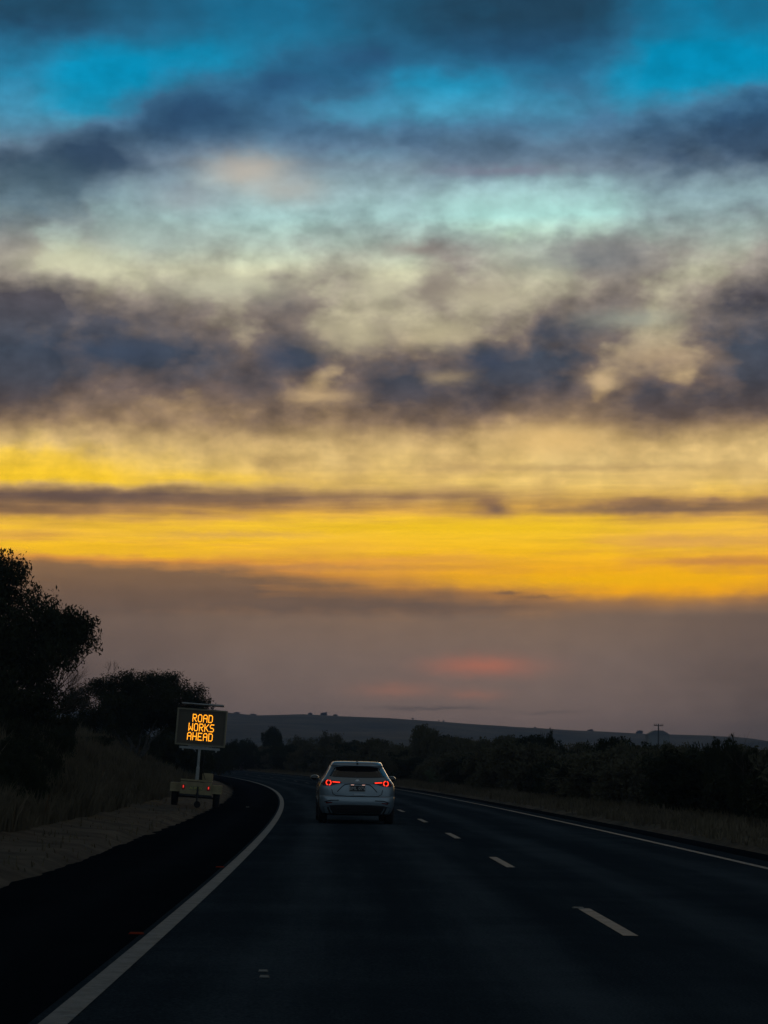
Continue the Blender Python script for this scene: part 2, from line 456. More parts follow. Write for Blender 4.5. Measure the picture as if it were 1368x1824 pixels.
# ------------------------------------------------------------------ materials
def foliage_mat(name, a, b):
    M_ = mat(name, a, .9, spec=.1, col2=b, vscale=1.3)
    return M_
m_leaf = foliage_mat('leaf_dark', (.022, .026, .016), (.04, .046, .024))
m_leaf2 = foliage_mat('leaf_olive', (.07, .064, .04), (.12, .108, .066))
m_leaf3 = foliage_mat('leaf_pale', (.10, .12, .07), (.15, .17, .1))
m_bark = mat('bark', (.09, .075, .06), .9, spec=.1, var=.35, vscale=8, bump=.6, bscale=20)
m_bark2 = mat('pale_bark', (.085, .078, .07), .9, spec=.1, var=.3, vscale=6)
m_grass = mat('dry_grass', (.12, .095, .062), .9, spec=.1, var=.45, vscale=.9)
m_tyre = mat('rubber', (.012, .012, .013), .8, spec=.3, var=.2, vscale=20)
m_black = mat('black_plastic', (.015, .015, .016), .6)
m_steel = mat('galvanised_steel', (.28, .28, .27), .45, metal=.6, var=.2, vscale=10)

# road surface: two-tone asphalt in road coordinates (u across, v along)
def asphalt(name, base, worn, gloss=.72):
    M_ = bpy.data.materials.new(name); M_.use_nodes = True
    nt = M_.node_tree; b = nt.nodes['Principled BSDF']
    N = nt.nodes.new; L = nt.links.new
    uv = N('ShaderNodeUVMap'); uv.uv_map = 'road'
    sp = N('ShaderNodeSeparateXYZ'); L(uv.outputs[0], sp.inputs[0])
    tc = N('ShaderNodeTexCoord')
    # wheel paths
    def mm(op, a, b_=None):
        n = N('ShaderNodeMath'); n.operation = op
        for i_, v in enumerate((a, b_)):
            if v is None: continue
            if isinstance(v, (int, float)): n.inputs[i_].default_value = v
            else: L(v, n.inputs[i_])
        return n.outputs[0]
    lane = mm('PINGPONG', sp.outputs[0], 3.562 / 2)          # 0 at a line .. 1.78 mid-lane
    d = mm('SUBTRACT', lane, .95)
    g = mm('EXPONENT', mm('MULTIPLY', mm('MULTIPLY', d, d), -9.0))
    ns = N('ShaderNodeTexNoise'); ns.inputs['Scale'].default_value = 1; ns.inputs['Detail'].default_value = 6; ns.inputs['Roughness'].default_value = .6
    mp = N('ShaderNodeMapping'); mp.inputs['Scale'].default_value = (1.5, .07, 1); L(uv.outputs[0], mp.inputs[0]); L(mp.outputs[0], ns.inputs['Vector'])
    nf = N('ShaderNodeTexNoise'); nf.inputs['Scale'].default_value = 60; nf.inputs['Detail'].default_value = 5; L(tc.outputs['Object'], nf.inputs['Vector'])
    nm = N('ShaderNodeTexNoise'); nm.inputs['Scale'].default_value = .45; nm.inputs['Detail'].default_value = 7; nm.inputs['Roughness'].default_value = .65; L(tc.outputs['Object'], nm.inputs['Vector'])
    f = mm('ADD', mm('MULTIPLY', g, .6), mm('ADD', mm('MULTIPLY', mm('SUBTRACT', ns.outputs[0], .45), 1.6), mm('MULTIPLY', mm('SUBTRACT', nm.outputs[0], .5), 1.3)))
    f = mm('ADD', f, mm('MULTIPLY', mm('SUBTRACT', nf.outputs[0], .5), 2.4))
    cl = N('ShaderNodeClamp'); L(f, cl.inputs[0])
    mx = N('ShaderNodeMix'); mx.data_type = 'RGBA'; L(cl.outputs[0], mx.inputs[0]); mx.inputs[6].default_value = (*base, 1); mx.inputs[7].default_value = (*worn, 1)
    L(mx.outputs[2], b.inputs['Base Color'])
    b.inputs['Roughness'].default_value = gloss
    b.inputs['Specular IOR Level'].default_value = 0
    bp = N('ShaderNodeBump'); bp.inputs['Strength'].default_value = .5; bp.inputs['Distance'].default_value = .008
    L(nf.outputs[0], bp.inputs['Height']); L(bp.outputs[0], b.inputs['Normal'])
    return M_
m_road = asphalt('asphalt', (.022, .033, .044), (.062, .082, .1))
m_shoulder = asphalt('fresh_asphalt', (.006, .009, .013), (.013, .017, .023), .85)
m_line = mat('line_paint', (.175, .18, .175), .7, var=.35, vscale=5, bump=.3, bscale=80)

# ------------------------------------------------------------------ setting: road, shoulders, lines
def worn_paint(M_):
    nt = M_.node_tree; b = nt.nodes['Principled BSDF']; L = nt.links.new
    src = b.inputs['Base Color'].links[0].from_socket
    tcn = nt.nodes.new('ShaderNodeTexCoord'); fac = None
    for sc, lo, hi, k in ((7, .56, .68, .75), (55, .55, .66, .7)):
        n = nt.nodes.new('ShaderNodeTexNoise'); n.inputs['Scale'].default_value = sc; n.inputs['Detail'].default_value = 8; n.inputs['Roughness'].default_value = .7
        L(tcn.outputs['Object'], n.inputs['Vector'])
        mr = nt.nodes.new('ShaderNodeMapRange'); L(n.outputs[0], mr.inputs[0]); mr.inputs[1].default_value = lo; mr.inputs[2].default_value = hi; mr.inputs[4].default_value = k
        mx = nt.nodes.new('ShaderNodeMix'); mx.data_type = 'RGBA'; L(mr.outputs[0], mx.inputs[0]); L(src, mx.inputs[6]); mx.inputs[7].default_value = (.04, .045, .05, 1)
        src = mx.outputs[2]
    L(src, b.inputs['Base Color'])
worn_paint(m_line)
def strip(name, s0, s1, o0, o1, dz, ds, mt, no=2, kind='structure', jag=0):
    n = max(2, int((s1 - s0) / ds) + 1)
    s = np.linspace(s0, s1, n); os_ = np.linspace(o0, o1, no)
    V = np.concatenate([at(s, o + (jag * np.array([noise.fractal(Vector((q * .9, 3.3, 0)), 1, 2, 4) for q in s]) if (jag and i_ == 0) else 0), dz) for i_, o in enumerate(os_)]).reshape(no, n, 3)
    idx = np.arange(no * n).reshape(no, n)
    Fc = np.stack([idx[:-1, :-1], idx[1:, :-1], idx[1:, 1:], idx[:-1, 1:]], -1).reshape(-1, 4)
    me = fastmesh(name, V.reshape(-1, 3), Fc)
    uvl = me.uv_layers.new(name='road')
    UVv = np.stack([np.repeat(os_, n), np.tile(s, no)], -1)
    uvl.data.foreach_set('uv', UVv[Fc.ravel()].astype(np.float32).ravel())
    o = link(name, me, mt)
    if kind: o['kind'] = kind
    return o
strip('road', -50, 520, -.12, OR_ - .55, 0, 1.0, m_road, 4)
sh = strip('road_shoulder', -50, 520, OL, -.121, .0, .25, m_shoulder, 3, jag=.11)
sh2 = strip('road_shoulder', -50, 520, OR_ - .549, OR_, .0, 1.0, m_shoulder, 2)
strip('left_edge_line', -50, 500, -.068, .068, .005, 1.0, m_line)
strip('right_edge_line', -50, 500, W - .058, W + .058, .005, 1.0, m_line)
sdash = 17.3 - 12.33 * 5
k = 0
while sdash < 330:
    d = strip('lane_dash', sdash, sdash + 3.5, W / 2 - .058, W / 2 + .058, .005, 1, m_line)
    sdash += 12.33

# ground sheet: fine near the road, coarse to the horizon
def spaced(lo, hi, fine_lo, fine_hi, fine, grow=1.18):
    v = list(np.arange(fine_lo, fine_hi + fine, fine))
    st = fine; a = v[-1]
    while a < hi: st *= grow; a += st; v.append(min(a, hi))
    st = fine; a = v[0]; u = []
    while a > lo: st *= grow; a -= st; u.append(max(a, lo))
    return np.array(u[::-1] + v)
svals = spaced(-60, 615, -5, 180, .7, 1.05)
ovals = np.concatenate([spaced(-380, OL - .0, -12, OL - .25, .3, 1.12)[:-1], [OL + .02, OL + .25]])
ovals = ovals[ovals <= OL + .26]
def ground_part(ov):
    sg, og = np.meshgrid(svals, ov, indexing='ij')
    P = at(sg.ravel(), og.ravel())
    return sg, og, P
# one sheet in road coordinates near the road, stitched to a plain grid further out would fold on the
# inside of the curve, so the sheet is an ordinary x/y grid
xs = spaced(-2600, 2600, -16, 22, .35, 1.09)
ys = spaced(-80, 3200, 4, 130, .6, 1.045)
Xg, Yg = np.meshgrid(xs, ys, indexing='ij')
Zg = gz(Xg.ravel(), Yg.ravel()).reshape(Xg.shape)
far = np.clip((np.hypot(Xg, Yg) - 450) / 300, 0, 1)
Zg = Zg * (1 - far) + far * 1.0
s_, o_ = so_of(Xg.ravel(), Yg.ravel())
onroad = ((o_ > OL - .45) & (o_ < OR_ + .4) & (s_ < 525)).reshape(Xg.shape)
Zg = np.where(onroad & (far <= 0), Zg - .10, Zg)
idx = np.arange(Xg.size).reshape(Xg.shape)
Fg = np.stack([idx[:-1, :-1], idx[1:, :-1], idx[1:, 1:], idx[:-1, 1:]], -1).reshape(-1, 4)
gm = fastmesh('ground', np.stack([Xg, Yg, Zg], -1).reshape(-1, 3), Fg)
m_ground = bpy.data.materials.new('dry_soil_and_grass'); m_ground.use_nodes = True
nt = m_ground.node_tree; b = nt.nodes['Principled BSDF']; b.inputs['Roughness'].default_value = .95; b.inputs['Specular IOR Level'].default_value = .1
at_ = nt.nodes.new('ShaderNodeAttribute'); at_.attribute_name = 'sandy'
tcg = nt.nodes.new('ShaderNodeTexCoord')
def gn(sc, det):
    n = nt.nodes.new('ShaderNodeTexNoise'); n.inputs['Scale'].default_value = sc; n.inputs['Detail'].default_value = det; n.inputs['Roughness'].default_value = .65
    nt.links.new(tcg.outputs['Object'], n.inputs['Vector']); return n.outputs[0]
def gr(x, c1, c2):
    r = nt.nodes.new('ShaderNodeValToRGB'); nt.links.new(x, r.inputs[0]); r.color_ramp.elements[0].position = .35; r.color_ramp.elements[1].position = .65
    r.color_ramp.elements[0].color = (*c1, 1); r.color_ramp.elements[1].color = (*c2, 1); return r.outputs[0]
sand = gr(gn(1.1, 8), (.032, .028, .023), (.105, .093, .073))
gras = gr(gn(.5, 8), (.05, .042, .026), (.115, .09, .05))
mxg = nt.nodes.new('ShaderNodeMix'); mxg.data_type = 'RGBA'
nt.links.new(at_.outputs['Fac'], mxg.inputs[0]); nt.links.new(gras, mxg.inputs[6]); nt.links.new(sand, mxg.inputs[7])
nt.links.new(mxg.outputs[2], b.inputs['Base Color'])
bp = nt.nodes.new('ShaderNodeBump'); bp.inputs['Strength'].default_value = .5; bp.inputs['Distance'].default_value = .025
nt.links.new(gn(14, 8), bp.inputs['Height']); nt.links.new(bp.outputs[0], b.inputs['Normal'])
jit = np.array([noise.fractal(Vector((a * .45, b_ * .45, 2)), 1, 2, 4) if abs(c_) < 25 and b_ < 260 else 0 for a, b_, c_ in zip(Xg.ravel(), Yg.ravel(), o_)])
sandv = np.clip((o_ + 4.5 + jit * 1.5) / .7, 0, 1) * (o_ < 3) + np.clip((OR_ + .9 - o_) / .5, 0, 1) * (o_ > 3)
gm.attributes.new('sandy', 'FLOAT', 'POINT').data.foreach_set('value', sandv.astype(np.float32))
tag(link('ground', gm, m_ground, smooth=True), kind='structure')

# ------------------------------------------------------------------ hills
def ridge_px(px):
    return np.interp(px, [-3000, -600, 0, 330, 405, 480, 560, 620, 700, 800, 900, 1000, 1100, 1235, 1290, 1368, 2000, 4000],
                     [1330, 1262, 1266, 1270, 1271, 1279, 1277, 1280, 1283, 1290, 1298, 1304, 1309, 1312, 1322, 1338, 1345, 1355])
hx = np.concatenate([np.linspace(-3600, -700, 60), np.linspace(-690, 690, 420), np.linspace(700, 3600, 60)])
hy = np.linspace(900, 3100, 60)
HXg, HYg = np.meshgrid(hx, hy, indexing='ij')
D0 = 2100.0
pxs = 684 + 4100 * hx / D0
hz_r = CAM_H + (1371 + (pxs - 684) * ROLL - ridge_px(pxs)) * D0 / 4100
def hill_z(x, y):
    r = np.interp(x * D0 / np.maximum(y, D0 * .35), hx, hz_r) if False else np.interp(x, hx, hz_r)
    t = np.clip((y - 900) / (D0 - 900), 0, 1)
    prof = t * t * (3 - 2 * t)
    beyond = np.clip((y - D0) / 1000, 0, 1)
    return r * prof * (1 - .35 * beyond)
HZ = hill_z(HXg, HYg)
nz = np.array([noise.fractal(Vector((a * .006, b_ * .004, 0)), 1, 2, 4) for a, b_ in zip(HXg.ravel(), HYg.ravel())]).reshape(HZ.shape)
tt = np.clip((HYg - 900) / (D0 - 900), 0, 1)
HZ = HZ + nz * 9 * tt * (1 - tt) ** 2 * 5 + np.where(HYg < 910, -2, 0)
idx = np.arange(HXg.size).reshape(HXg.shape)
Fh = np.stack([idx[:-1, :-1], idx[1:, :-1], idx[1:, 1:], idx[:-1, 1:]], -1).reshape(-1, 4)
hm = fastmesh('hills', np.stack([HXg, HYg, HZ], -1).reshape(-1, 3), Fh)
m_hill = mat('hill_scrub_and_paddock', (.03, .034, .028), .95, spec=.05, col2=(.15, .13, .09), vscale=.02, bump=0)
tag(link('hills', hm, m_hill, smooth=True), kind='structure')

# ------------------------------------------------------------------ vegetation builders
def leaf_mesh(name, clumps, n, size, seed, droop=0.0, sub=0.28, dens_shell=.55, elong=3.0):
    """n leaf faces spread over twig clusters inside the ellipsoids (cx,cy,cz,rx,ry,rz,weight)."""
    rs = np.random.RandomState(seed)
    cl = np.array([c[:6] for c in clumps], float); wgt = np.array([c[3] * c[5] for c in clumps], float)
    wgt /= wgt.sum()
    nc = max(30, n // 70)
    ci = rs.choice(len(cl), nc, p=wgt)
    d = rs.normal(size=(nc, 3)); d /= np.linalg.norm(d, axis=1)[:, None]
    r = rs.uniform(dens_shell, 1.0, nc) ** .7
    r *= 1 + rs.normal(0, .07, nc)
    cen = cl[ci, :3] + d * cl[ci, 3:] * r[:, None]
    pick = rs.randint(0, nc, n)
    crad = rs.uniform(.6, 1.35, nc) * sub
    off = np.clip(rs.normal(size=(n, 3)), -1.6, 1.6) * crad[pick][:, None] * np.array([1, 1, .75])
    P = cen[pick] + off
    ax = rs.normal(size=(n, 3)); ax[:, 2] -= droop * 2.2
    ax /= np.linalg.norm(ax, axis=1)[:, None]
    o2 = rs.normal(size=(n, 3)); sd_ = np.cross(ax, o2); sd_ /= np.linalg.norm(sd_, axis=1)[:, None]
    L_ = size * rs.uniform(.6, 1.4, n)[:, None]
    a = P - ax * L_ * .5; c = P + ax * L_ * .5
    b1 = P + sd_ * L_ / elong * .5; b2 = P - sd_ * L_ / elong * .5
    V = np.stack([a, b1, c, b2], 1).reshape(-1, 3)
    return fastmesh(name, V, np.arange(4 * n).reshape(n, 4))
def limbs(bm, root, tips, r0, seed, seg=7, sag=.0):
    rd = random.Random(seed)
    root = Vector(root)
    for t in tips:
        t = Vector(t)
        pts = []
        n = 6
        for i in range(n + 1):
            f_ = i / n
            p = root.lerp(t, f_)
            p += Vector((rd.uniform(-1, 1), rd.uniform(-1, 1), 0)) * .07 * (t - root).length * math.sin(PI * f_)
            p.z += math.sin(PI * f_) * sag
            pts.append(p)
        tube(bm, pts, [r0 * (1 - .8 * i / n) for i in range(n + 1)], seg)
def twigs(bm, p, d, length, r, depth, rd):
    pts = [p]; q = p.copy(); dd = d.copy()
    for i in range(4):
        dd = (dd + Vector((rd.uniform(-.35, .35), rd.uniform(-.35, .35), rd.uniform(-.12, .3)))).normalized()
        q = q + dd * length / 4
        pts.append(q.copy())
        if depth > 0 and i > 0:
            for _ in range(2 if rd.random() < .6 else 1):
                nd_ = (dd + Vector((rd.uniform(-1, 1), rd.uniform(-1, 1), rd.uniform(-.5, .8))) * .8).normalized()
                twigs(bm, q.copy(), nd_, length * .62, r * .55, depth - 1, rd)
    tube(bm, pts, [r * (1 - .16 * i) for i in range(5)], 4)

def unproj(px, py, dist):
    """plan x and world z of an image direction at distance dist"""
    u, v = px - 684, 912 - py
    c, s = math.cos(ROLL), math.sin(ROLL)
    uu = u * c - v * s; vv = u * s + v * c
    y, z = math.cos(PITCH) * 4100 - math.sin(PITCH) * vv, math.sin(PITCH) * 4100 + math.cos(PITCH) * vv
    return uu / y * dist, CAM_H + z / y * dist

# --- large tree, far left
TD = 66.0
def big_tree():
    bx, by = -13.2, TD + 2
    g = ground(bx, by)
    root = empty('eucalyptus_tree', (bx, by, g - .1))
    tag(root, 'tall dark eucalyptus at the far left edge with a ragged drooping crown', 'tree')
    def P(px, py, dy=0):
        x, z = unproj(px, py, TD + dy); return (x - bx, TD + dy - by, z - g)
    cl = []
    for (px, py, rx, rz, dy) in [(-8, 1008, .8, .6, 0), (120, 1128, .7, .5, 0), (140, 1112, .5, .4, .2), (-15, 1040, 1.0, .9, 0), (30, 1070, .85, .75, 1), (-60, 1100, 1.6, 1.5, 0), (75, 1095, .8, .65, -.5), (110, 1110, .7, .6, .3),
                                 (135, 1125, .55, .5, 0), (60, 1140, 1.2, .8, .5), (0, 1160, 1.5, 1.1, 0), (95, 1165, .75, .5, -.6), (-90, 1180, 2.2, 1.6, .5),
                                 (55, 1210, .9, .75, 0), (5, 1240, 1.4, .9, -.5), (70, 1260, .6, .6, .3), (20, 1300, 1.3, .8, 0), (-80, 1290, 2.2, 1.2, 0), (45, 1330, .9, .5, .2), (0, 1370, 1.2, .6, -.5), (-90, 1370, 2.0, 1.0, 0)]:
        c = P(px, py, dy); cl.append((*c, rx, rx * 1.1, rz))
    me = leaf_mesh('crown', cl, 120000, .12, 5, droop=.6, sub=.2, dens_shell=.15)
    link('crown', me, m_leaf, root)
    bm = bmesh.new()
    tube(bm, [(0, 0, 0), (.1, 0, 1.2), (-.05, .1, 2.4), (.1, 0, 3.4)], [.34, .28, .22, .18], 10)
    limbs(bm, (.1, 0, 2.2), [P(60, 1120), P(0, 1080), P(110, 1180), P(-80, 1120), P(95, 1230)], .14, 4)
    obj('trunk', bm, m_bark, root, True)
    bm = bmesh.new(); rd = random.Random(8)
    for (a, b_, ln) in [((88, 1235), (150, 1175), 1.1), ((85, 1250), (158, 1205), 1.0), ((75, 1265), (130, 1240), .9), ((80, 1255), (150, 1230), .9), ((90, 1270), (140, 1262), .7)]:
        p = Vector(P(*a)); q = Vector(P(*b_))
        twigs(bm, p, (q - p).normalized(), ln, .022, 3, rd)
    obj('bare_branch', bm, m_bark, root)
big_tree()

# --- rounded spreading tree behind the sign
def dome_tree():
    D_ = 108.0
    bx, _ = unproj(243, 1320, D_); by = D_
    g = ground(bx, by)
    root = empty('spreading_tree', (bx, by, g - .1))
    tag(root, 'broad dome-crowned tree with pale forked trunks left of the message sign', 'tree')
    def P(px, py, dy=0):
        x, z = unproj(px, py, D_ + dy); return (x - bx, D_ + dy - by, z - g)
    cl = []
    for (px, py, rx, rz, dy) in [(185, 1225, .85, .65, 0), (225, 1213, .85, .6, .5), (268, 1216, .85, .6, -.5), (310, 1218, .8, .6, .3), (345, 1238, .65, .6, 0),
                                 (150, 1238, .7, .6, .2), (120, 1250, .6, .45, 0), (205, 1255, 1.1, .6, -1), (260, 1258, 1.1, .6, 1), (310, 1262, .9, .6, -.4),
                                 (350, 1268, .45, .5, 0), (170, 1275, .9, .5, 0), (130, 1285, .6, .45, 0), (335, 1290, .5, .45, .5), (150, 1292, .7, .4, .3), (215, 1282, 1.0, .45, -.8), (270, 1284, 1.0, .4, .8), (325, 1284, .7, .45, 0), (360, 1262, .4, .6, 0), (240, 1262, 1.5, .6, 0), (235, 1235, 1.3, .7, 1.5), (295, 1240, 1.2, .7, -1.5)]:
        c = P(px, py, dy); cl.append((*c, rx, rx * 1.2, rz))
    link('crown', leaf_mesh('crown', cl, 95000, .11, 11, droop=.2, sub=.17, dens_shell=.2), m_leaf, root)
    bm = bmesh.new()
    limbs(bm, (0, 0, 0), [P(205, 1262), P(222, 1255, .5), P(255, 1258), P(285, 1265, -.4), P(300, 1280), P(195, 1285)], .1, 2, 7)
    obj('trunk', bm, m_bark2, root, True)
    bm = bmesh.new(); rd = random.Random(5)
    for a, b_ in (((190, 1205), (188, 1188)), ((198, 1203), (206, 1188))):
        p = Vector(P(*a)); q = Vector(P(*b_)); twigs(bm, p, (q - p).normalized(), .5, .012, 2, rd)
    obj('bare_branch', bm, m_bark, root)
dome_tree()

# --- bushes: a few prototypes whose copies are scaled
PROTO = {}
def bush_proto(kind, seed):
    rs = random.Random(seed)
    cl = []
    # unit bush: 1 m half-width, 1 m high
    nb = {'round': 9, 'ragged': 11, 'column': 8}[kind]
    for i in range(nb):
        a = rs.uniform(0, 2 * PI); q = rs.uniform(.1, .62)
        h = rs.uniform(.28, .82 - .35 * q * q)
        rr = rs.uniform(.26, .42)
        cl.append((q * math.cos(a), q * math.sin(a), h, rr, rr, min(rr * .75, .98 - h + .02)))
    cl.append((0, 0, .5, .6, .6, .42)); cl.append((0, 0, .25, .75, .75, .26))
    if kind == 'ragged':
        for i in range(9):
            a = rs.uniform(0, 2 * PI); q = rs.uniform(0, .6)
            cl.append((q * math.cos(a), q * math.sin(a), rs.uniform(.78, .93), .15, .15, .1))
    return leaf_mesh('foliage_' + kind, cl, 15000, .075, seed, droop=-.2 if kind == 'ragged' else .1, sub=.07, dens_shell=.25)
for kd in ('round', 'ragged', 'column'):
    for j in range(2):
        PROTO[(kd, j)] = bush_proto(kd, 31 + 7 * j + len(kd))
def stem_mesh():
    bm = bmesh.new()
    limbs(bm, (0, 0, -.06), [(.3, .1, .55), (-.3, .05, .5), (.05, .3, .6), (0, -.28, .52), (.12, -.05, .75)], .03, 3, 5)
    me = bpy.data.meshes.new('stems'); bm.to_mesh(me); bm.free(); return me
STEM = stem_mesh(); STEM.materials.append(m_bark)
rnd = random.Random(77)
MATV = {}
def bush(x, y, hw, h, kind, mt, name, label, cat, group=None, z=None, rot=None):
    key = (kind, rnd.randint(0, 1), mt.name)
    if key not in MATV:
        me = PROTO[key[:2]].copy(); me.materials.clear(); me.materials.append(mt); MATV[key] = me
    z = ground(x, y) if z is None else z
    root = empty(name, (x, y, z), (0, 0, rnd.uniform(0, 6.28) if rot is None else rot))
    root.scale = (hw, hw, h)
    tag(root, label, cat, group)
    link('foliage', MATV[key], None, root)
    link('stems', STEM, None, root)
    return root
def bush_px(px, top, hwpx, dist, kind, mt, name, label, cat, group=None):
    x, z = unproj(px, top, dist)
    g = ground(x, dist)
    return bush(x, dist, hwpx * dist / 4100, max(z - g, .5), kind, mt, name, label, cat, group)
# trees one can tell apart along the far side of the bend and on the right
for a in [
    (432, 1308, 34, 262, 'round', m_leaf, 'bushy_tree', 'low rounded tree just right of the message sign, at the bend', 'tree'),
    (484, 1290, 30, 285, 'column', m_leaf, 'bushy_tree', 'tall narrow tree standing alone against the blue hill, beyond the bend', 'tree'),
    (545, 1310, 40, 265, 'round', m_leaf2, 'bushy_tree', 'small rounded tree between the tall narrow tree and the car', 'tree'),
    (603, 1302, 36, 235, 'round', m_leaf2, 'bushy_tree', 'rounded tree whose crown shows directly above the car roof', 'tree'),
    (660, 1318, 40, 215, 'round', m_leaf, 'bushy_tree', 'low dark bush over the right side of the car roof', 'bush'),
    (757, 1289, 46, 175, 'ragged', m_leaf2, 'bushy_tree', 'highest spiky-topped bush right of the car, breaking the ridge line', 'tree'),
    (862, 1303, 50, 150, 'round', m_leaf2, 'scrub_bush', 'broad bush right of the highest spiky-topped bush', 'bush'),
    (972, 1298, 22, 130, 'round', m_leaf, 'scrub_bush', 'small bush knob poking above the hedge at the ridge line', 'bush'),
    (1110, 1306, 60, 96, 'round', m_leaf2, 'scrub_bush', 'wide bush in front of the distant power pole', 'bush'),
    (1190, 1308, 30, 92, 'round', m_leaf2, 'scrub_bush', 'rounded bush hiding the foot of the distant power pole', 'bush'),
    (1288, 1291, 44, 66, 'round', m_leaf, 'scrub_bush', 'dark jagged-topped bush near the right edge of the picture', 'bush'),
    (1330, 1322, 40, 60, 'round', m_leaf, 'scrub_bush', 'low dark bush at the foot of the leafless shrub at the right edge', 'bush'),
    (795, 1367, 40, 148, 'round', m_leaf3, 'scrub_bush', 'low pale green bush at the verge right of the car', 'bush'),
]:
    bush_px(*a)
# the hedge of scrub
n_h = 0
LAB = 'dark scrub bush merging into the roadside hedge right of the road'
for row, (o0, hh, step) in enumerate([(OR_ + 4.6, 1.7, 2.0), (OR_ + 8.0, 2.5, 3.0), (OR_ + 13.5, 2.9, 4.4)]):
    s = 26.0 + row * 4
    while s < 330:
        p = at(s, o0 + rnd.uniform(-.6, .9))
        x, y = float(p[0]), float(p[1])
        px = 684 + 4100 * x / y
        if 640 < px < 1520 or (y > 190 and 380 < px < 700):
            topmax = np.interp(px, [300, 560, 700, 800, 900, 1100, 1230, 1368, 1500], [1334, 1326, 1316, 1312, 1308, 1314, 1326, 1318, 1320])
            _, zt = unproj(px, topmax + rnd.uniform(-4, 16), y)
            g = ground(x, y)
            h = min(zt - g, hh * rnd.uniform(.9, 1.6) + (2.5 if y > 180 else 0))
            h = max(h, 1.0)
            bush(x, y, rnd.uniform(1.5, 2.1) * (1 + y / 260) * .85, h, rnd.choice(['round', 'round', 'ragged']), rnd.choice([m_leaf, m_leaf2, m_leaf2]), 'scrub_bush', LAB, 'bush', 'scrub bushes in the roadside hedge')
            n_h += 1
        s += step * (1 + s / 150)
# dark trees filling the left bank behind the sign and under the eucalyptus
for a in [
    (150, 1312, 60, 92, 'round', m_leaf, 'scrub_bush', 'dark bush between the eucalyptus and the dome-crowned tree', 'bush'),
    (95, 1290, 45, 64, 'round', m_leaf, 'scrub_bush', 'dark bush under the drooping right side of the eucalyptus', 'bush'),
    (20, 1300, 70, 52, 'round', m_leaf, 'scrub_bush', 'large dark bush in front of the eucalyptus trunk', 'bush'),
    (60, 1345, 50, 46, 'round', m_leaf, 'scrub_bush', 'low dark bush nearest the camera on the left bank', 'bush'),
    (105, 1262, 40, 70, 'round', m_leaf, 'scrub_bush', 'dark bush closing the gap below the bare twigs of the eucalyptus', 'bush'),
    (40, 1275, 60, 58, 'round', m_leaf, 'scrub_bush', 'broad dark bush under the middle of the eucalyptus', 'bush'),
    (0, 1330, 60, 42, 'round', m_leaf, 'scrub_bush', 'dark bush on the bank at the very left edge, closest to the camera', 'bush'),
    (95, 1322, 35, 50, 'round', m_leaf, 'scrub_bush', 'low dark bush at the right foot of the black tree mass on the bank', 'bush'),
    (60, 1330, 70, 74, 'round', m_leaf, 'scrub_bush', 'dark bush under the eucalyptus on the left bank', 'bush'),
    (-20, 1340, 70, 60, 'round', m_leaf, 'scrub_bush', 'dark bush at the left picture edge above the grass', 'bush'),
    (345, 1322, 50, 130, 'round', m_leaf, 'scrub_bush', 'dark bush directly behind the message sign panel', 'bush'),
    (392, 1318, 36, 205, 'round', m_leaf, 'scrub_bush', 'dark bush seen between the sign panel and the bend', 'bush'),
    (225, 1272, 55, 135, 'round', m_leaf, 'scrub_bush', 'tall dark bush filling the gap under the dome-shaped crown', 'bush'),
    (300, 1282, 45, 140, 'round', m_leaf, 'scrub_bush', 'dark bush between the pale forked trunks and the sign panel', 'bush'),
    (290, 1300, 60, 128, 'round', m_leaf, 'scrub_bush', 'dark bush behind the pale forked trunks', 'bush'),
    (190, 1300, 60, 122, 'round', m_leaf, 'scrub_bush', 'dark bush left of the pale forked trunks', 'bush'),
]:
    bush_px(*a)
# bare shrub at the right edge
def bare_shrub():
    D_ = 60.0
    x, _ = unproj(1352, 1330, D_)
    g = ground(x, D_)
    bm = bmesh.new(); rd = random.Random(21)
    for i in range(6):
        d = Vector((rd.uniform(-.4, .4), rd.uniform(-.3, .3), 1)).normalized()
        twigs(bm, Vector((rd.uniform(-.3, .3), rd.uniform(-.3, .3), .0)), d, 1.15, .012, 2, rd)
    o = obj('bare_shrub', bm, m_bark)
    o.location = (x, D_, g + .3)
    tag(o, 'leafless twiggy shrub rising above the hedge at the right edge', 'shrub')
bare_shrub()

# grass
def grass(name, pts, hmin, hmax, seed, wid=.012, label=None, mt=m_grass):
    rs = np.random.RandomState(seed)
    n = len(pts)
    z = gz(pts[:, 0], pts[:, 1])
    B = np.stack([pts[:, 0], pts[:, 1], z - .02], 1)
    h = rs.uniform(hmin, hmax, n) * pts[:, 2]
    a = rs.uniform(0, 2 * PI, n); ln = rs.uniform(.05, .5, n) * h
    tip = B + np.stack([np.cos(a) * ln, np.sin(a) * ln, h], 1)
    mid = B + np.stack([np.cos(a) * ln * .35, np.sin(a) * ln * .35, h * .6], 1)
    w_ = wid * rs.uniform(.7, 1.5, n)
    sd_ = np.stack([np.ones(n) * w_, rs.uniform(-.5, .5, n) * w_, 0 * w_], 1)
    V = np.stack([B - sd_, B + sd_, mid + sd_ * .8, tip, mid - sd_ * .8], 1).reshape(-1, 3)
    me = fastmesh(name, V, np.arange(5 * n).reshape(n, 5), 5)
    return tag(link(name, me, mt), label, 'grass', None, 'stuff')
rs = np.random.RandomState(3)
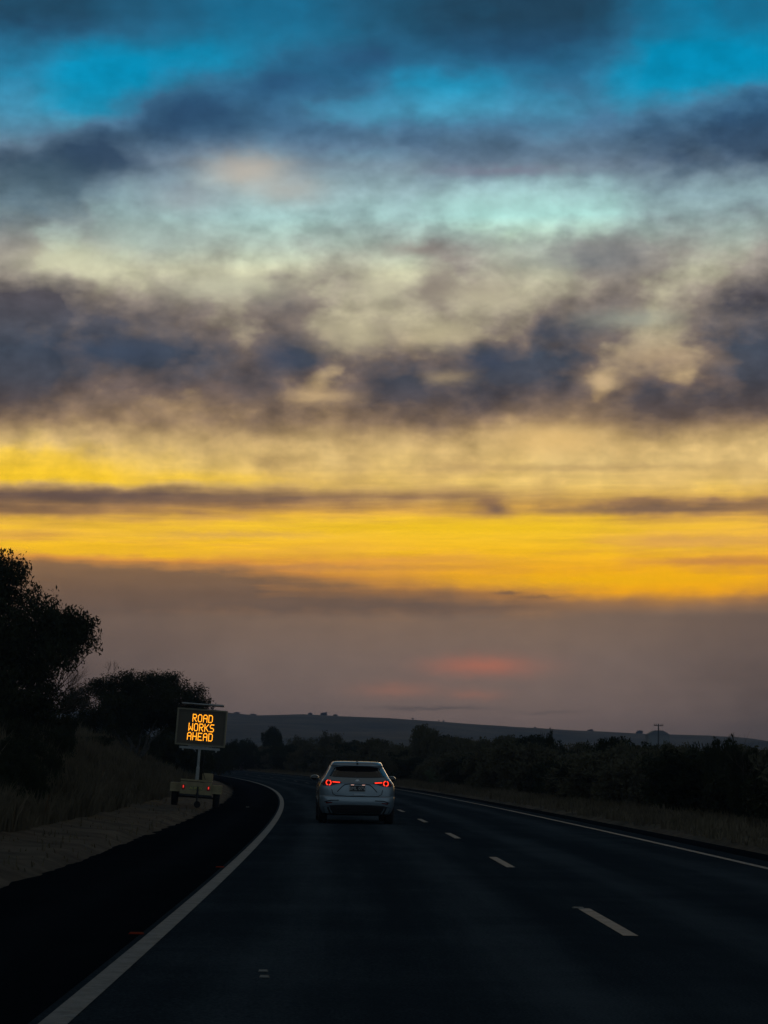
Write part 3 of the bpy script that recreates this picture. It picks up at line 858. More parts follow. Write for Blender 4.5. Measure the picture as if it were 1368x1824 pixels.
def scatter(n, s0, s1, o0, o1, bias=1.0, clump=.5, seed=0):
    r_ = np.random.RandomState(seed)
    s = s0 * (s1 / s0) ** r_.uniform(0, 1, n)
    o = o0 + (o1 - o0) * r_.uniform(0, 1, n) ** bias
    P = at(s, o)
    k_ = np.array([noise.noise(Vector((a * clump, b_ * clump, 7))) for a, b_ in P[:, :2]])
    keep = r_.uniform(-.5, .5, n) < k_ + .12
    hh = np.clip(.75 + k_, .35, 1.5)
    return np.stack([P[:, 0], P[:, 1], hh], 1)[keep]
grass('dry_grass', scatter(100000, 28, 150, -3.9, -13, 1.25, .7, 1), .25, .7, 1, .012, 'long dry grass on the left bank behind the sandy verge')
grass('dry_grass', scatter(60000, 26, 260, OR_ + .5, OR_ + 4.6, .8, .6, 2), .1, .34, 2, .014, 'pale dry grass verge between the right shoulder and the hedge')
grass('dry_grass', scatter(1100, 22, 120, -2.2, -4.6, 1.0, 1.4, 6), .04, .14, 3, .01, 'sparse short tufts on the sandy left verge')

# ridge trees and far poles, farm buildings
m_far = mat('far_tree', (.012, .014, .012), .95, spec=.05)
def ridge_tree(px, hpx, wpx, label, seed, D_=2095, down=0):
    x, z = unproj(px, ridge_px(px) + 1 + down, D_)
    H_ = hpx * D_ / 4100; W_ = wpx * D_ / 4100 / 2
    root = empty('paddock_tree', (x, D_, z - .8))
    tag(root, label, 'tree', 'trees along the distant ridge')
    rd = random.Random(seed)
    cl = [(rd.uniform(-.5, .5) * W_, rd.uniform(-.5, .5) * W_, H_ * rd.uniform(.6, .85) + .8, W_ * .5, W_ * .5, H_ * .2) for _ in range(5)]
    link('crown', leaf_mesh('crown', cl, 900, W_ * .34, seed, sub=W_ * .16, elong=1.6, dens_shell=.1), m_far, root)
    bm = bmesh.new(); tube(bm, [(0, 0, 0), (0, 0, H_ * .75 + .8)], [.35, .2], 6)
    obj('trunk', bm, m_far, root)
for i, (px, hp, wp, lb) in enumerate([
    (554, 8, 10, 'leftmost small tree of the trio on the distant ridge, above left of the car'), (576, 9, 14, 'wide middle tree of the trio on the distant ridge'),
    (598, 7, 10, 'flat-topped right tree of the trio on the distant ridge'), (587, 4, 4, 'tiny shrub between the two right trees of the ridge trio'),
    (524, 4, 3, 'lone tiny tree on the ridge left of the trio'), (635, 4, 3, 'lone tiny tree on the ridge right of the trio'),
    (735, 8, 4, 'thin tree on the ridge above the highest spiky-topped bush'), (782, 7, 3, 'left one of two thin trees on the ridge right of the highest bush'), (790, 7, 4, 'right one of two thin trees on the ridge right of the highest bush'),
    (872, 4, 8, 'low wide shrub on the ridge near its middle'), (954, 7, 6, 'small bare-looking tree on the ridge above the hedge'), (1010, 5, 5, 'tiny tree on the ridge left of the homestead'),
    (420, 4, 12, 'low tree clump on the ridge just right of the sign panel'), (450, 4, 14, 'long low tree clump on the ridge between sign and bend'),
    (1052, 8, 10, 'small ragged tree on the skyline left of the homestead'), (1140, 9, 14, 'round tree beside the distant homestead left of the pole')]):
    ridge_tree(px, hp, wp, lb, 40 + i)
def power_pole():
    D_ = 480.0
    x, zt = unproj(1173, 1289, D_)
    root = empty('power_pole', (x, D_, 0.0))
    tag(root, 'distant timber power pole with one crossarm above the hedge', 'pole')
    mt = mat('weathered_timber', (.05, .045, .04), .9, var=.3)
    bm = bmesh.new(); tube(bm, [(0, 0, 0), (0, 0, zt)], [.2, .13], 8); obj('post', bm, mt, root)
    bm = bmesh.new(); box(bm, (0, -.18, zt - .42), (1.9, .12, .14)); obj('crossarm', bm, mt, root)
    for dx in (-.88, -.5, .5, .88):
        bm = bmesh.new(); lathe(bm, [(0, .05), (.1, .09), (.2, .06), (.34, .05)], (0, 0, 0), 'X', 8)
        bmesh.ops.rotate(bm, verts=bm.verts, matrix=Matrix.Rotation(-PI / 2, 3, 'Y'))
        bmesh.ops.translate(bm, verts=bm.verts, vec=(dx, -.18, zt - .35)); obj('insulator', bm, mt, root)
power_pole()
def homestead():
    D_ = 700.0
    m_w = mat('weatherboard', (.2, .2, .2), .9, var=.15); m_r = mat('iron_roof', (.16, .16, .17), .8, var=.15)
    x, z = unproj(1174, 1301, D_)
    root = empty('farm_shed', (x, D_, 0)); tag(root, 'distant grey gabled shed behind the power pole', 'shed')
    hw = 3.2; zt = z
    bm = bmesh.new(); box(bm, (0, 4, (zt - 1.2) / 2), (hw * 2, 8, zt - 1.2)); obj('wall', bm, m_w, root)
    bm = bmesh.new()
    prof = [(-hw - .3, zt - 1.35), (-1.2, zt), (1.2, zt), (hw + .3, zt - 1.35)]
    V = [bm.verts.new((a, yy, b_)) for yy in (-.3, 8.3) for a, b_ in prof]
    for i in range(3): bm.faces.new((V[i], V[i + 1], V[i + 5], V[i + 4]))
    bm.faces.new(V[:4]); bm.faces.new(V[4:]); bm.faces.new((V[0], V[3], V[7], V[4]))
    obj('roof', bm, m_r, root)
homestead()

# ------------------------------------------------------------------ message-sign trailer
FONT = {'R': "11110 10001 10001 11110 10100 10010 10001", 'O': "01110 10001 10001 10001 10001 10001 01110",
        'A': "01110 10001 10001 11111 10001 10001 10001", 'D': "11110 10001 10001 10001 10001 10001 11110",
        'W': "10001 10001 10001 10101 10101 11011 10001", 'K': "10001 10010 10100 11000 10100 10010 10001",
        'S': "01111 10000 10000 01110 00001 00001 11110", 'H': "10001 10001 10001 11111 10001 10001 10001",
        'E': "11111 10000 10000 11110 10000 10000 11111"}
def text_mesh(body, size, name):
    cu = bpy.data.curves.new(name, 'FONT'); cu.body = body; cu.size = size; cu.align_x = 'CENTER'; cu.align_y = 'CENTER'; cu.extrude = .001
    t = bpy.data.objects.new(name, cu); C.objects.link(t)
    bpy.context.view_layer.update()
    dg = bpy.context.evaluated_depsgraph_get()
    me = bpy.data.meshes.new_from_object(t.evaluated_get(dg))
    bpy.data.objects.remove(t)
    me.transform(Matrix.Rotation(PI / 2, 4, 'X'))
    return me
m_cream = mat('cream_paint', (.3, .235, .12), .6, var=.2, vscale=6)
m_case = mat('dark_case_paint', (.1, .092, .065), .6, var=.15, vscale=5)
m_trim = mat('case_trim', (.22, .19, .12), .5, var=.15)
m_led = mat('amber_led', (.3, .1, .01), .5, emit=(1.0, .36, .014), es=1.9)
m_face = mat('matt_display_face', (.075, .058, .034), .5, var=.1)
m_redoff = mat('red_lens', (.3, .012, .01), .3)
m_redon = mat('lit_red_lamp', (.4, .02, .01), .4, emit=(1, .05, .03), es=.75)
m_plate = mat('number_plate_dark', (.02, .02, .02), .5)
m_platey = mat('number_plate_sand', (.2, .19, .1), .6)
m_ptext = mat('plate_lettering', (.5, .5, .48), .5)
m_ptexty = mat('plate_lettering_yellow', (.6, .55, .12), .5)
m_pv = mat('solar_cells', (.01, .012, .03), .3, var=.2, vscale=12)
def sign():
    D_ = 69.5
    x, _ = unproj(347, 1434, D_)
    s, o = so_of([x], [D_])
    g = ground(x, D_)
    root = empty('message_sign_trailer', (x, D_, g - .02), (0, R(3.0), R(3)))
    tag(root, 'trailer-mounted electronic message sign reading ROAD WORKS AHEAD on the left verge', 'road sign')
    # wheels
    for sx in (-1, 1):
        w = bpy.data.objects.new('wheel', None); C.objects.link(w); w.parent = root; w.location = (sx * .62, .1, .3)
        bm = bmesh.new(); lathe(bm, [(-.085, .2), (-.1, .24), (-.095, .28), (-.06, .3), (.06, .3), (.095, .28), (.1, .24), (.085, .2)], (0, 0, 0)); obj('tyre', bm, m_tyre, w, True)
        bm = bmesh.new(); lathe(bm, [(-.07, .195), (-.06, .06), (.06, .06), (.07, .195)], (0, 0, 0)); obj('rim', bm, m_steel, w, True)
        # mudguard: a folded arch
        bm = bmesh.new()
        prof = [(-.46, .44), (-.4, .62), (-.28, .7), (.32, .7), (.46, .62), (.52, .44)]
        in_ = [(-.43, .44), (-.375, .6), (-.27, .675), (.31, .675), (.435, .6), (.49, .44)]
        for (xa, xb) in ((sx * .62 - .15, sx * .62 + .15),):
            A = [[bm.verts.new((xx, yy + .1, zz)) for yy, zz in prof] for xx in (xa, xb)]
            B = [[bm.verts.new((xx, yy + .1, zz)) for yy, zz in in_] for xx in (xa, xb)]
            for i in range(5):
                bm.faces.new((A[0][i], A[0][i + 1], A[1][i + 1], A[1][i])); bm.faces.new((B[0][i], B[0][i + 1], B[1][i + 1], B[1][i]))
                for q in (0, 1): bm.faces.new((A[q][i], A[q][i + 1], B[q][i + 1], B[q][i]))
            for e in (0, 5): bm.faces.new((A[0][e], A[1][e], B[1][e], B[0][e]))
        box(bm, (sx * .62, -.34, .6), (.3, .012, .17))
        obj('mudguard', bm, m_cream, root)
    bm = bmesh.new(); box(bm, (0, .1, .3), (1.05, .06, .05)); box(bm, (0, -.52, .36), (.98, .05, .05)); box(bm, (-.42, .3, .4), (.06, 1.6, .08)); box(bm, (.42, .3, .4), (.06, 1.6, .08)); obj('chassis', bm, m_black, root)
    bm = bmesh.new(); tube(bm, [(-.42, 1.0, .4), (0, 2.1, .42), (0, 2.6, .42)], .04, 8); tube(bm, [(.42, 1.0, .4), (0, 2.1, .42)], .04, 8); obj('drawbar', bm, m_steel, root)
    bm = bmesh.new(); box(bm, (0, -.5, .57), (.94, .04, .36)); obj('rear_panel', bm, m_cream, root, bevel=.006)
    bm = bmesh.new(); box(bm, (0, .25, .79), (.92, 1.55, .03)); box(bm, (0, -.52, .80), (.94, .05, .05)); obj('deck', bm, m_cream, root, bevel=.005)
    bm = bmesh.new(); box(bm, (.3, .5, .92), (.32, .5, .22)); obj('battery_box', bm, m_cream, root, bevel=.02)
    bm = bmesh.new(); box(bm, (0, -.524, .57), (.42, .008, .12)); pl = obj('number_plate', bm, m_platey, root, bevel=.002)
    t = link('lettering', text_mesh('AL 85 FX', .1, 'lettering'), m_ptexty, pl); t.location = (0, -.531, .57)
    for sx in (-1, 1):
        bm = bmesh.new(); box(bm, (sx * .375, -.535, .585), (.1, .03, .14)); tl = obj('tail_light', bm, m_redoff, root, bevel=.01)
        bm = bmesh.new(); box(bm, (sx * .375, -.553, .60), (.028, .006, .075)); obj('lit_lamp', bm, m_redon, tl)
    # rear stand wheel
    bm = bmesh.new(); tube(bm, [(.06, -.62, .12), (.06, -.6, .62)], .026, 8); box(bm, (.06, -.56, .4), (.08, .1, .05)); js = obj('stand_leg', bm, m_black, root)
    bm = bmesh.new(); lathe(bm, [(-.03, .06), (-.035, .085), (-.02, .1), (.02, .1), (.035, .085), (.03, .06)], (.08, -.68, .1), 'Y', 20); obj('stand_wheel', bm, m_tyre, js, True)
    # mast
    bm = bmesh.new(); box(bm, (0, 0, 1.0), (.1, .1, .42)); box(bm, (0, 0, 1.45), (.075, .075, .75)); obj('mast', bm, m_steel, root, bevel=.006)
    bm = bmesh.new(); box(bm, (0, 0, 1.76), (1.22, .1, .07)); box(bm, (-.5, 0, 1.70), (.05, .05, .06)); box(bm, (.5, 0, 1.70), (.05, .05, .06)); box(bm, (0, -.01, 1.81), (.5, .14, .04)); obj('cross_beam', bm, m_steel, root, bevel=.005)
    bm = bmesh.new(); tube(bm, [(.12, -.03, 1.73), (.17, -.05, 1.5), (.13, -.06, 1.2), (.19, -.02, .98), (.24, .2, .84)], .011, 6); obj('cable', bm, m_black, root)
    # panel
    pc = Vector((0, 0, 2.38)); w_, h_ = 1.5, 1.1
    bm = bmesh.new(); box(bm, pc + Vector((0, .02, 0)), (w_ - .04, .14, h_ - .04)); case = obj('display_case', bm, m_case, root, bevel=.008)
    bm = bmesh.new()
    for dx in (-1, 1): box(bm, pc + Vector((dx * (w_ / 2 - .02), -.02, 0)), (.045, .2, h_))
    for dz in (-1, 1): box(bm, pc + Vector((0, -.021, dz * (h_ / 2 - .02))), (w_ - .091, .2, .045))
    obj('trim', bm, m_trim, case)
    bm = bmesh.new(); box(bm, pc + Vector((0, -.055, 0)), (w_ - .14, .01, h_ - .14)); obj('display_face', bm, m_face, case)
    px = .0265; ph = .0345
    for li, (word, cx, cz) in enumerate([('ROAD', .02, .275), ('WORKS', 0, 0), ('AHEAD', -.02, -.275)]):
        n = len(word); tw = n * 6 - 1
        for ci, ch in enumerate(word):
            bm = bmesh.new()
            rows_ = FONT[ch].split()
            on = {(c, r) for r in range(7) for c in range(5) if rows_[r][c] == '1'}
            for (c, r) in on:
                X_ = cx + (ci * 6 + c - (tw - 1) / 2) * px; Z_ = cz + (3 - r) * ph
                box(bm, pc + Vector((X_, -.064, Z_)), (px * .74, .008, ph * .78))
                for dc, dr in ((1, 0), (0, 1), (1, 1), (1, -1)):
                    if (c + dc, r + dr) in on:
                        if dc and dr and ((c + 1, r) in on or (c, r + dr) in on): continue
                        a = Vector((X_, 0, Z_)); b_ = a + Vector((dc * px, 0, -dr * ph)); mid = (a + b_) / 2
                        ang = math.atan2(b_.z - a.z, b_.x - a.x)
                        box(bm, pc + Vector((mid.x, -.0635, mid.z)), ((b_ - a).length * .6, .006, px * .6), Euler((0, -ang, 0)))
            obj('lit_letter', bm, m_led, case)
    # solar panel, seen nearly edge on
    bm = bmesh.new(); box(bm, (0, .1, 3.07), (1.26, .75, .035), Euler((R(-1), 0, 0))); so = obj('solar_panel', bm, m_steel, root, bevel=.004)
    bm = bmesh.new(); box(bm, (0, .1, 3.093), (1.2, .69, .004), Euler((R(-1), 0, 0))); obj('solar_cells', bm, m_pv, so)
    bm = bmesh.new(); tube(bm, [(-.3, .05, 2.9), (-.3, .1, 3.06)], .018, 6); tube(bm, [(.3, .05, 2.9), (.3, .1, 3.06)], .018, 6); obj('panel_bracket', bm, m_black, root)
sign()

# ------------------------------------------------------------------ car
m_paint = mat('silver_car_paint', (.21, .265, .305), .32, metal=.35, spec=.6, coat=.8)
m_glass = mat('tinted_glass', (.006, .007, .01), .08, spec=.6, coat=.3)
m_gap = mat('panel_gap', (.01, .01, .01), .8)
m_chrome = mat('chrome_trim', (.55, .55, .55), .2, metal=1)
m_lens = mat('dark_red_lens', (.11, .006, .006), .15, coat=.6)
m_tail = mat('lit_tail_lamp', (.5, .03, .02), .3, emit=(1, .035, .014), es=2.0)
m_alloy = mat('alloy', (.3, .3, .31), .35, metal=.8)
m_fl = mat('plate_lamp', (.6, .5, .45), .4, emit=(1, .55, .45), es=.45)
CARZ = [(.20, .72, .22, 4.15), (.24, .80, .10, 4.28), (.34, .86, .04, 4.38), (.44, .885, .0, 4.43), (.56, .895, -.005, 4.46), (.63, .897, .01, 4.46),
        (.655, .897, .045, 4.45), (.76, .9, .045, 4.4), (.84, .893, .05, 4.28), (.92, .872, .06, 4.1), (.985, .835, .085, 3.6), (1.04, .795, .14, 3.28),
        (1.10, .752, .215, 3.12), (1.20, .70, .335, 2.88), (1.30, .645, .455, 2.62), (1.345, .62, .47, 2.48), (1.362, .614, .385, 2.42), (1.385, .604, .385, 2.35), (1.425, .585, .46, 2.2),
        (1.45, .56, .56, 2.05), (1.463, .47, .7, 1.9), (1.468, .3, .9, 1.6)]
def ring_pts(w, r, f_, z):
    rc = min(.30, w * .6); fc = min(.45, w * .7)
    pts = []
    def bow(x, y, rear): return y + (.10 * (abs(x) / .9) ** 2.2 if rear else -.25 * (abs(x) / .9) ** 2)
    xsr = np.linspace(-w + rc, w - rc, 15)
    for x in xsr: pts.append((x, bow(x, r, True)))
    for a in np.linspace(0, PI / 2, 7)[1:]:
        x = w - rc + rc * math.sin(a); y0 = bow(w - rc, r, True); pts.append((x, y0 + rc * 1.0 * (1 - math.cos(a))))
    ya = pts[-1][1]; yb = bow(w - fc, f_, False) - fc
    for t in np.linspace(0, 1, 16)[1:]: pts.append((w, ya + (yb - ya) * t))
    for a in np.linspace(0, PI / 2, 7)[1:]: pts.append((w - fc + fc * math.cos(a), yb + fc * math.sin(a)))
    for x in np.linspace(w - fc, -w + fc, 11)[1:]: pts.append((x, bow(x, f_, False)))
    for a in np.linspace(PI / 2, 0, 7)[1:]: pts.append((-(w - fc + fc * math.cos(a)), yb + fc * math.sin(a)))
    for t in np.linspace(1, 0, 16)[1:]: pts.append((-w, ya + (yb - ya) * t))
    for a in np.linspace(PI / 2, 0, 7)[1:-1]: pts.append((-(w - rc + rc * math.sin(a)), bow(w - rc, r, True) + rc * (1 - math.cos(a))))
    return [(x, y, z) for x, y in pts]
def car():
    s0 = 51.4
    pc = at(s0, 1.86); hd = float(np.interp(s0, S_, HD))
    root = empty('hatchback_car', (float(pc[0]), float(pc[1]), float(pc[2])), (0, 0, -hd + R(1.0)))
    tag(root, 'silver hatchback car seen from behind with lit red tail lights in the left lane', 'car')
    root.scale = (.955, .955, .955)
    bm = bmesh.new(); prev = None
    for (z, w, r, f_) in CARZ:
        vs = [bm.verts.new(p) for p in ring_pts(w, r, f_, z)]
        if prev:
            for i in range(len(vs)): bm.faces.new((prev[i], prev[(i + 1) % len(vs)], vs[(i + 1) % len(vs)], vs[i]))
        else: bm.faces.new(vs[::-1])
        prev = vs
    bm.faces.new(prev)
    bmesh.ops.recalc_face_normals(bm, faces=bm.faces)
    bmf = bm.copy(); bmesh.ops.triangulate(bmf, faces=bmf.faces)
    tree = BVHTree.FromBMesh(bmf); bmf.free()
    me = bpy.data.meshes.new('body'); bm.to_mesh(me); bm.free()
    tmp = bpy.data.objects.new('tmp', me); C.objects.link(tmp)
    cb = bmesh.new()
    for sx in (-1, 1):
        for yy in (.78, 3.48): lathe(cb, [(sx * .62, .355), (sx * 1.1, .355)], (0, yy, .33), 'X', 36)
    cm = bpy.data.meshes.new('cut'); bmesh.ops.recalc_face_normals(cb, faces=cb.faces); cb.to_mesh(cm); cb.free()
    cut = bpy.data.objects.new('cut', cm); C.objects.link(cut)
    md = tmp.modifiers.new('b', 'BOOLEAN'); md.object = cut; md.operation = 'DIFFERENCE'; md.solver = 'EXACT'
    bpy.context.view_layer.update()
    me2 = bpy.data.meshes.new_from_object(tmp.evaluated_get(bpy.context.evaluated_depsgraph_get()))
    bpy.data.objects.remove(tmp); bpy.data.objects.remove(cut)
    me2.materials.clear(); me2.name = 'body'
    body = link('body', me2, m_paint, root)
    me2.polygons.foreach_set('use_smooth', [True] * len(me2.polygons))
    me2.set_sharp_from_angle(angle=R(28))
    def hit(x, z, off, ax):
        if ax == 'rear': o, d = Vector((x, -2, z)), Vector((0, 1, 0))
        elif ax == 'front': o, d = Vector((x, 7, z)), Vector((0, -1, 0))
        else:
            sgn = 1 if ax == 'right' else -1
            o, d = Vector((sgn * 3, x, z)), Vector((-sgn, 0, 0))
        loc, nrm, i_, dist = tree.ray_cast(o, d)
        if loc is None: loc = o + d * 2.5
        return loc - d * off
    def patch(name, poly, mt, off=.004, ax='rear', parent=None, rings=7, dens=6):
        """a panel lying on the body over the outline poly (x,z)"""
        P2 = []
        for i in range(len(poly)):
            a, b_ = poly[i], poly[(i + 1) % len(poly)]
            for k_ in range(dens): P2.append((a[0] + (b_[0] - a[0]) * k_ / dens, a[1] + (b_[1] - a[1]) * k_ / dens))
        cx = sum(p[0] for p in P2) / len(P2); cz = sum(p[1] for p in P2) / len(P2)
        bm = bmesh.new(); prev = None
        cv = bm.verts.new(hit(cx, cz, off, ax))
        for r_ in range(1, rings + 1):
            t = r_ / rings
            vs = [bm.verts.new(hit(cx + (x - cx) * t, cz + (z - cz) * t, off, ax)) for x, z in P2]
            for i in range(len(vs)):
                j = (i + 1) % len(vs)
                if prev: bm.faces.new((prev[i], prev[j], vs[j], vs[i]))
                else: bm.faces.new((cv, vs[j], vs[i]))
            prev = vs
        vs = [bm.verts.new(hit(x, z, -.01, ax)) for x, z in P2]
        for i in range(len(vs)):
            j = (i + 1) % len(vs); bm.faces.new((prev[i], prev[j], vs[j], vs[i]))
        return obj(name, bm, mt, parent or root, True)
    def seam(bm, pts, wd, off=.003, ax='rear'):
        P = []
        for i in range(len(pts) - 1):
            for k_ in range(8): P.append(Vector(pts[i]).lerp(Vector(pts[i + 1]), k_ / 8))
        P.append(Vector(pts[-1]))
        pr = None
        for i, p in enumerate(P):
            d = (P[min(i + 1, len(P) - 1)] - P[max(i - 1, 0)]).normalized(); n = Vector((-d.y, d.x)) * wd / 2
            cur = [bm.verts.new(hit(p.x + n.x, p.y + n.y, off, ax)), bm.verts.new(hit(p.x - n.x, p.y - n.y, off, ax))]
            if pr: bm.faces.new((pr[0], pr[1], cur[1], cur[0]))
            pr = cur
    # glass
    patch('rear_window', [(-.655, 1.105), (-.62, 1.19), (-.55, 1.29), (-.48, 1.325), (-.3, 1.342), (0, 1.346), (.3, 1.342), (.48, 1.325), (.55, 1.29), (.62, 1.19), (.655, 1.105), (.5, 1.09), (.25, 1.082), (0, 1.08), (-.25, 1.082), (-.5, 1.09)], m_glass, .006)
    patch('windscreen', [(-.68, 1.06), (-.52, 1.37), (.52, 1.37), (.68, 1.06)], m_glass, .006, 'front')
    for ax in ('left', 'right'):
        patch('side_window', [(.75, 1.1), (1.0, 1.28), (1.4, 1.36), (1.82, 1.37), (1.82, 1.04), (1.2, 1.05)], m_glass, .006, ax)
        patch('side_window', [(1.9, 1.37), (2.3, 1.34), (2.85, 1.1), (3.0, 1.03), (1.9, 1.04)], m_glass, .006, ax)
        bm = bmesh.new()
        seam(bm, [(1.86, 1.03), (1.86, .34)], .01, ax=ax); seam(bm, [(2.95, .98), (3.0, .45), (2.9, .3)], .01, ax=ax); seam(bm, [(1.2, 1.02), (1.1, .8), (1.3, .4)], .01, ax=ax); seam(bm, [(1.15, .31), (3.05, .31)], .02, ax=ax)
        obj('door_seam', bm, m_gap, root)
    bm = bmesh.new(); seam(bm, [(-.6, .80), (-.575, .70), (-.5, .655), (-.25, .645), (0, .643), (.25, .645), (.5, .655), (.575, .70), (.6, .80)], .016); obj('tailgate_seam', bm, m_gap, root)
    bm = bmesh.new(); seam(bm, [(-.47, .745), (-.36, .865), (-.29, .918), (-.2, .93), (.2, .93), (.29, .918), (.36, .865), (.47, .745)], .02, .004); obj('tailgate_crease', bm, m_gap, root)
    bm = bmesh.new(); box(bm, (.04, .028, .69), (.26, .03, .012)); obj('badge', bm, m_chrome, root)
    bm = bmesh.new(); box(bm, (0, .018, .99), (.1, .12, .012)); bmesh.ops.delete(bm, geom=bm.faces[:], context='FACES') if False else None
    bm.free()
    # emblem: a flat winged oval
    bm = bmesh.new(); hy = hit(0, 1.0, 0, 'rear').y
    lathe(bm, [(0, .048), (-.006, .046)], (0, hy, 1.0), 'Y', 24); box(bm, (0, hy - .008, 1.0), (.07, .006, .012)); obj('emblem', bm, m_chrome, root)
    # lower black valance with diffuser
    patch('rear_valance', [(-.8, .385), (-.74, .225), (-.4, .21), (0, .208), (.4, .21), (.74, .225), (.8, .385), (.62, .435), (.3, .45), (0, .452), (-.3, .45), (-.62, .435)], m_black, .006)
    for sx in (-1, 1):
        bm = bmesh.new(); seam(bm, [(sx * .76, .5), (sx * .62, .545), (sx * .42, .55)], .022, .004); obj('bumper_slot', bm, m_gap, root)
    for sx in (-1, 1): patch('reflector', [(sx * .72, .465), (sx * .58, .485), (sx * .58, .505), (sx * .74, .50)], m_lens, .008)
    # tail lights
    for sx in (-1, 1):
        tl = patch('tail_light', [(sx * .80, 1.02), (sx * .845, .93), (sx * .80, .885), (sx * .62, .885), (sx * .47, .93), (sx * .36, .957), (sx * .4, .975), (sx * .58, 1.005), (sx * .7, 1.025)], m_lens, .012)
        bm = bmesh.new(); seg = 26; pr = None; first = None
        for k_ in range(seg):
            a = 2 * PI * k_ / seg
            cur = [bm.verts.new(hit(sx * .675 + .066 * q * math.cos(a), .955 + .066 * q * math.sin(a), .02, 'rear')) for q in (1.0, .7)]
            if pr and k_ not in (6, 7, 19, 20): bm.faces.new((pr[0], pr[1], cur[1], cur[0]))
            pr = cur; first = first or cur
        bm.faces.new((pr[0], pr[1], first[1], first[0]))
        obj('ring_lamp', bm, m_tail, tl)
        bm = bmesh.new(); seam(bm, [(sx * .585, .975), (sx * .41, .965)], .02, .02); obj('bar_lamp', bm, m_tail, tl)
    # plate
    bm = bmesh.new(); box(bm, (0, .028, .83), (.375, .015, .145)); pl = obj('number_plate', bm, m_plate, root, bevel=.004)
    bm = bmesh.new()
    for dz in (-.066, .066): box(bm, (0, .018, .83 + dz), (.36, .004, .005))
    for dx in (-.178, .178): box(bm, (dx, .018, .83), (.005, .004, .127))
    obj('border', bm, m_ptext, pl)
    t = link('lettering', text_mesh('BML 07V', .105, 'lettering'), m_ptext, pl); t.location = (0, .017, .828)
    for dx in (-.115, .145):
        bm = bmesh.new(); box(bm, (dx, .025, .912), (.07, .03, .016)); obj('plate_lamp', bm, m_fl, root, bevel=.003)
    # spoiler brake-light housing and antenna
    bm = bmesh.new(); box(bm, (0, .385, 1.405), (.05, .03, .045)); obj('brake_light_housing', bm, m_black, root, bevel=.01)
    bm = bmesh.new()
    V = [bm.verts.new(p) for p in [(-.022, .62, 1.45), (.022, .62, 1.45), (.022, .84, 1.455), (-.022, .84, 1.455), (0, .64, 1.5), (0, .7, 1.5)]]
    for f_ in ((0, 1, 2, 3), (0, 1, 4), (1, 2, 5, 4), (2, 3, 5), (3, 0, 4, 5)): bm.faces.new([V[i] for i in f_])
    obj('antenna', bm, m_black, root)
    bm = bmesh.new(); box(bm, (0, .55, 1.35), (.03, .01, .01)); bm.free()
    # mirrors
    for sx in (-1, 1):
        bm = bmesh.new(); r_ = bmesh.ops.create_uvsphere(bm, u_segments=16, v_segments=10, radius=1)
        bmesh.ops.transform(bm, matrix=Matrix.Translation((sx * .95, 2.95, 1.05)) @ Matrix.Diagonal((.11, .08, .075, 1)), verts=bm.verts)
        tube(bm, [(sx * .8, 2.97, 1.0), (sx * .93, 2.96, 1.02)], .025, 8)
        mr = obj('wing_mirror', bm, m_paint, root, True)
        bm = bmesh.new(); r_ = bmesh.ops.create_uvsphere(bm, u_segments=16, v_segments=10, radius=1)
        bmesh.ops.transform(bm, matrix=Matrix.Translation((sx * .95, 2.885, 1.05)) @ Matrix.Diagonal((.09, .02, .058, 1)), verts=bm.verts); obj('mirror_glass', bm, m_glass, mr, True)
    # wheels
    for sx in (-1, 1):
        for yy in (.78, 3.48):
            w = bpy.data.objects.new('wheel', None); C.objects.link(w); w.parent = root; w.location = (sx * .785, yy, .325)
            bm = bmesh.new(); lathe(bm, [(-.1, .22), (-.108, .27), (-.1, .305), (-.07, .325), (.07, .325), (.1, .305), (.108, .27), (.1, .22)], (0, 0, 0), 'X', 40); obj('tyre', bm, m_tyre, w, True)
            bm = bmesh.new(); lathe(bm, [(-.09, .215), (-.05, .2), (sx * .04, .05)], (0, 0, 0), 'X', 30)
            for k_ in range(5):
                a = 2 * PI * k_ / 5
                box(bm, (sx * .085, .12 * math.cos(a), .12 * math.sin(a)), (.02, .19, .045), Euler((a, 0, 0)))
            obj('rim', bm, m_alloy, w)
    bm = bmesh.new(); box(bm, (0, 2.2, .24), (1.2, 3.4, .1)); box(bm, (0, .78, .26), (1.4, .08, .06)); obj('underbody', bm, m_black, root)
    for sx in (-1, 1):
        patch('headlight', [(sx * .8, .72), (sx * .8, .84), (sx * .5, .78), (sx * .52, .7)], m_chrome, .006, 'front')
    patch('grille', [(-.45, .42), (-.48, .66), (.48, .66), (.45, .42)], m_black, .006, 'front')
car()

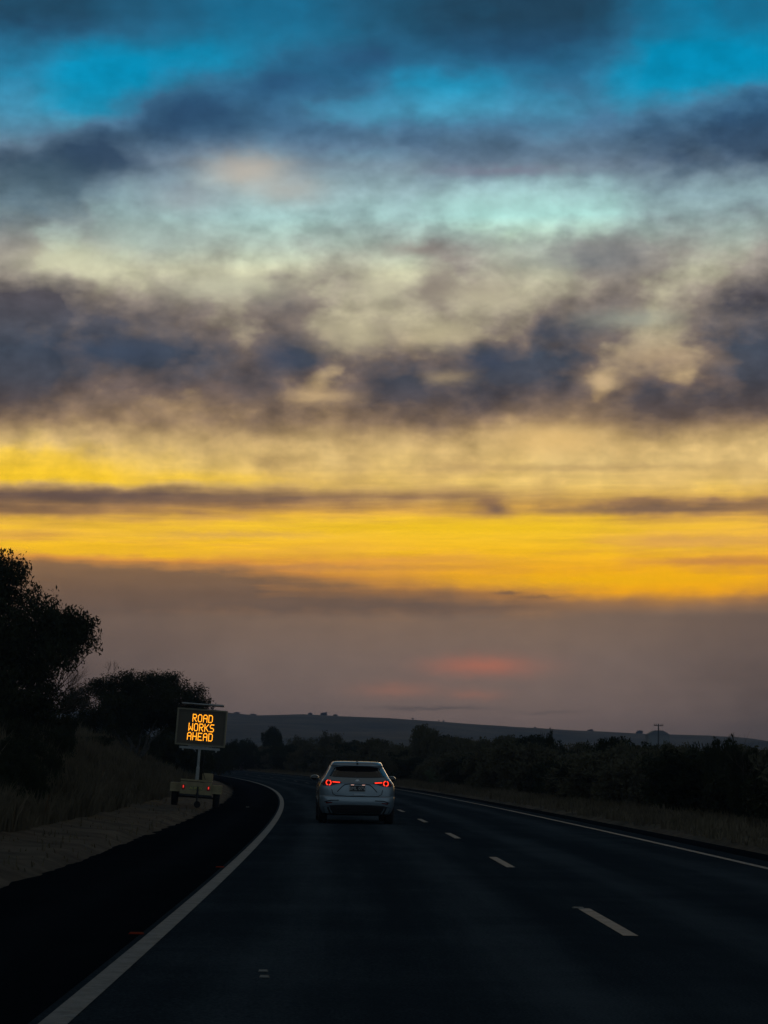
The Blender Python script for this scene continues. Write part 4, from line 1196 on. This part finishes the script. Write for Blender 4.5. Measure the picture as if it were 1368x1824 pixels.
# ------------------------------------------------------------------ raised pavement markers
m_mk = mat('marker_body', (.16, .16, .15), .9, spec=.05)
m_mrb = mat('marker_red_body', (.14, .02, .012), .95, spec=.03)
m_mr = mat('marker_red_lens', (.26, .035, .016), .9, spec=.05)
m_mw = mat('marker_white_lens', (.26, .255, .24), .8, spec=.1)
def marker(px, py, mt, label, w=.11):
    d = 4100 * CAM_H / (py - 1371 - (px - 684) * ROLL)
    x, _ = unproj(px, py, d)
    s, o = so_of([x], [d])
    z = float(at(s[0], o[0])[2])
    root = empty('road_marker', (x, d, z + .003), (0, 0, 0))
    tag(root, label, 'road stud', 'raised reflective road studs')
    bm = bmesh.new()
    r = bmesh.ops.create_cube(bm, size=1)
    for v in bm.verts:
        if v.co.z > 0: v.co.x *= .8; v.co.y *= .45
    bmesh.ops.transform(bm, matrix=Matrix.Translation((0, 0, .006)) @ Matrix.Diagonal((w, w, .012, 1)), verts=bm.verts)
    obj('housing', bm, m_mk if mt is m_mw else m_mrb, root)
    bm = bmesh.new(); box(bm, (0, -w * .38, .007), (w * .8, .003, .009), Euler((R(-50), 0, 0))); obj('lens', bm, mt, root)
marker(243, 1655, m_mr, 'red road stud just left of the edge line, nearest the camera')
marker(392, 1540, m_mr, 'red road stud left of the edge line, second from the camera')
marker(469, 1721, m_mw, 'whitish road stud in the left lane, upper of the near pair', .06)
marker(471, 1731, m_mw, 'whitish road stud in the left lane, lower of the near pair', .06)
marker(1030, 1613, m_mw, 'pale road stud just before the nearest lane dash')
marker(441, 1437, m_mw, 'small pale stud on the black shoulder below the bend')

# ------------------------------------------------------------------ haze
def haze():
    bm = bmesh.new()
    x0, x1, y0, y1, z0, z1 = -3700, 3700, -90, 3250, -14, 72
    box(bm, ((x0 + x1) / 2, (y0 + y1) / 2, (z0 + z1) / 2), (x1 - x0, y1 - y0, z1 - z0))
    M_ = bpy.data.materials.new('haze'); M_.use_nodes = True
    nt = M_.node_tree; nt.nodes.clear()
    v = nt.nodes.new('ShaderNodeVolumePrincipled'); o = nt.nodes.new('ShaderNodeOutputMaterial')
    v.inputs['Color'].default_value = (.5, .66, 1, 1); v.inputs['Density'].default_value = .00022; v.inputs['Anisotropy'].default_value = .0
    nt.links.new(v.outputs[0], o.inputs['Volume'])
    tag(obj('haze', bm, M_), kind='stuff')
haze()
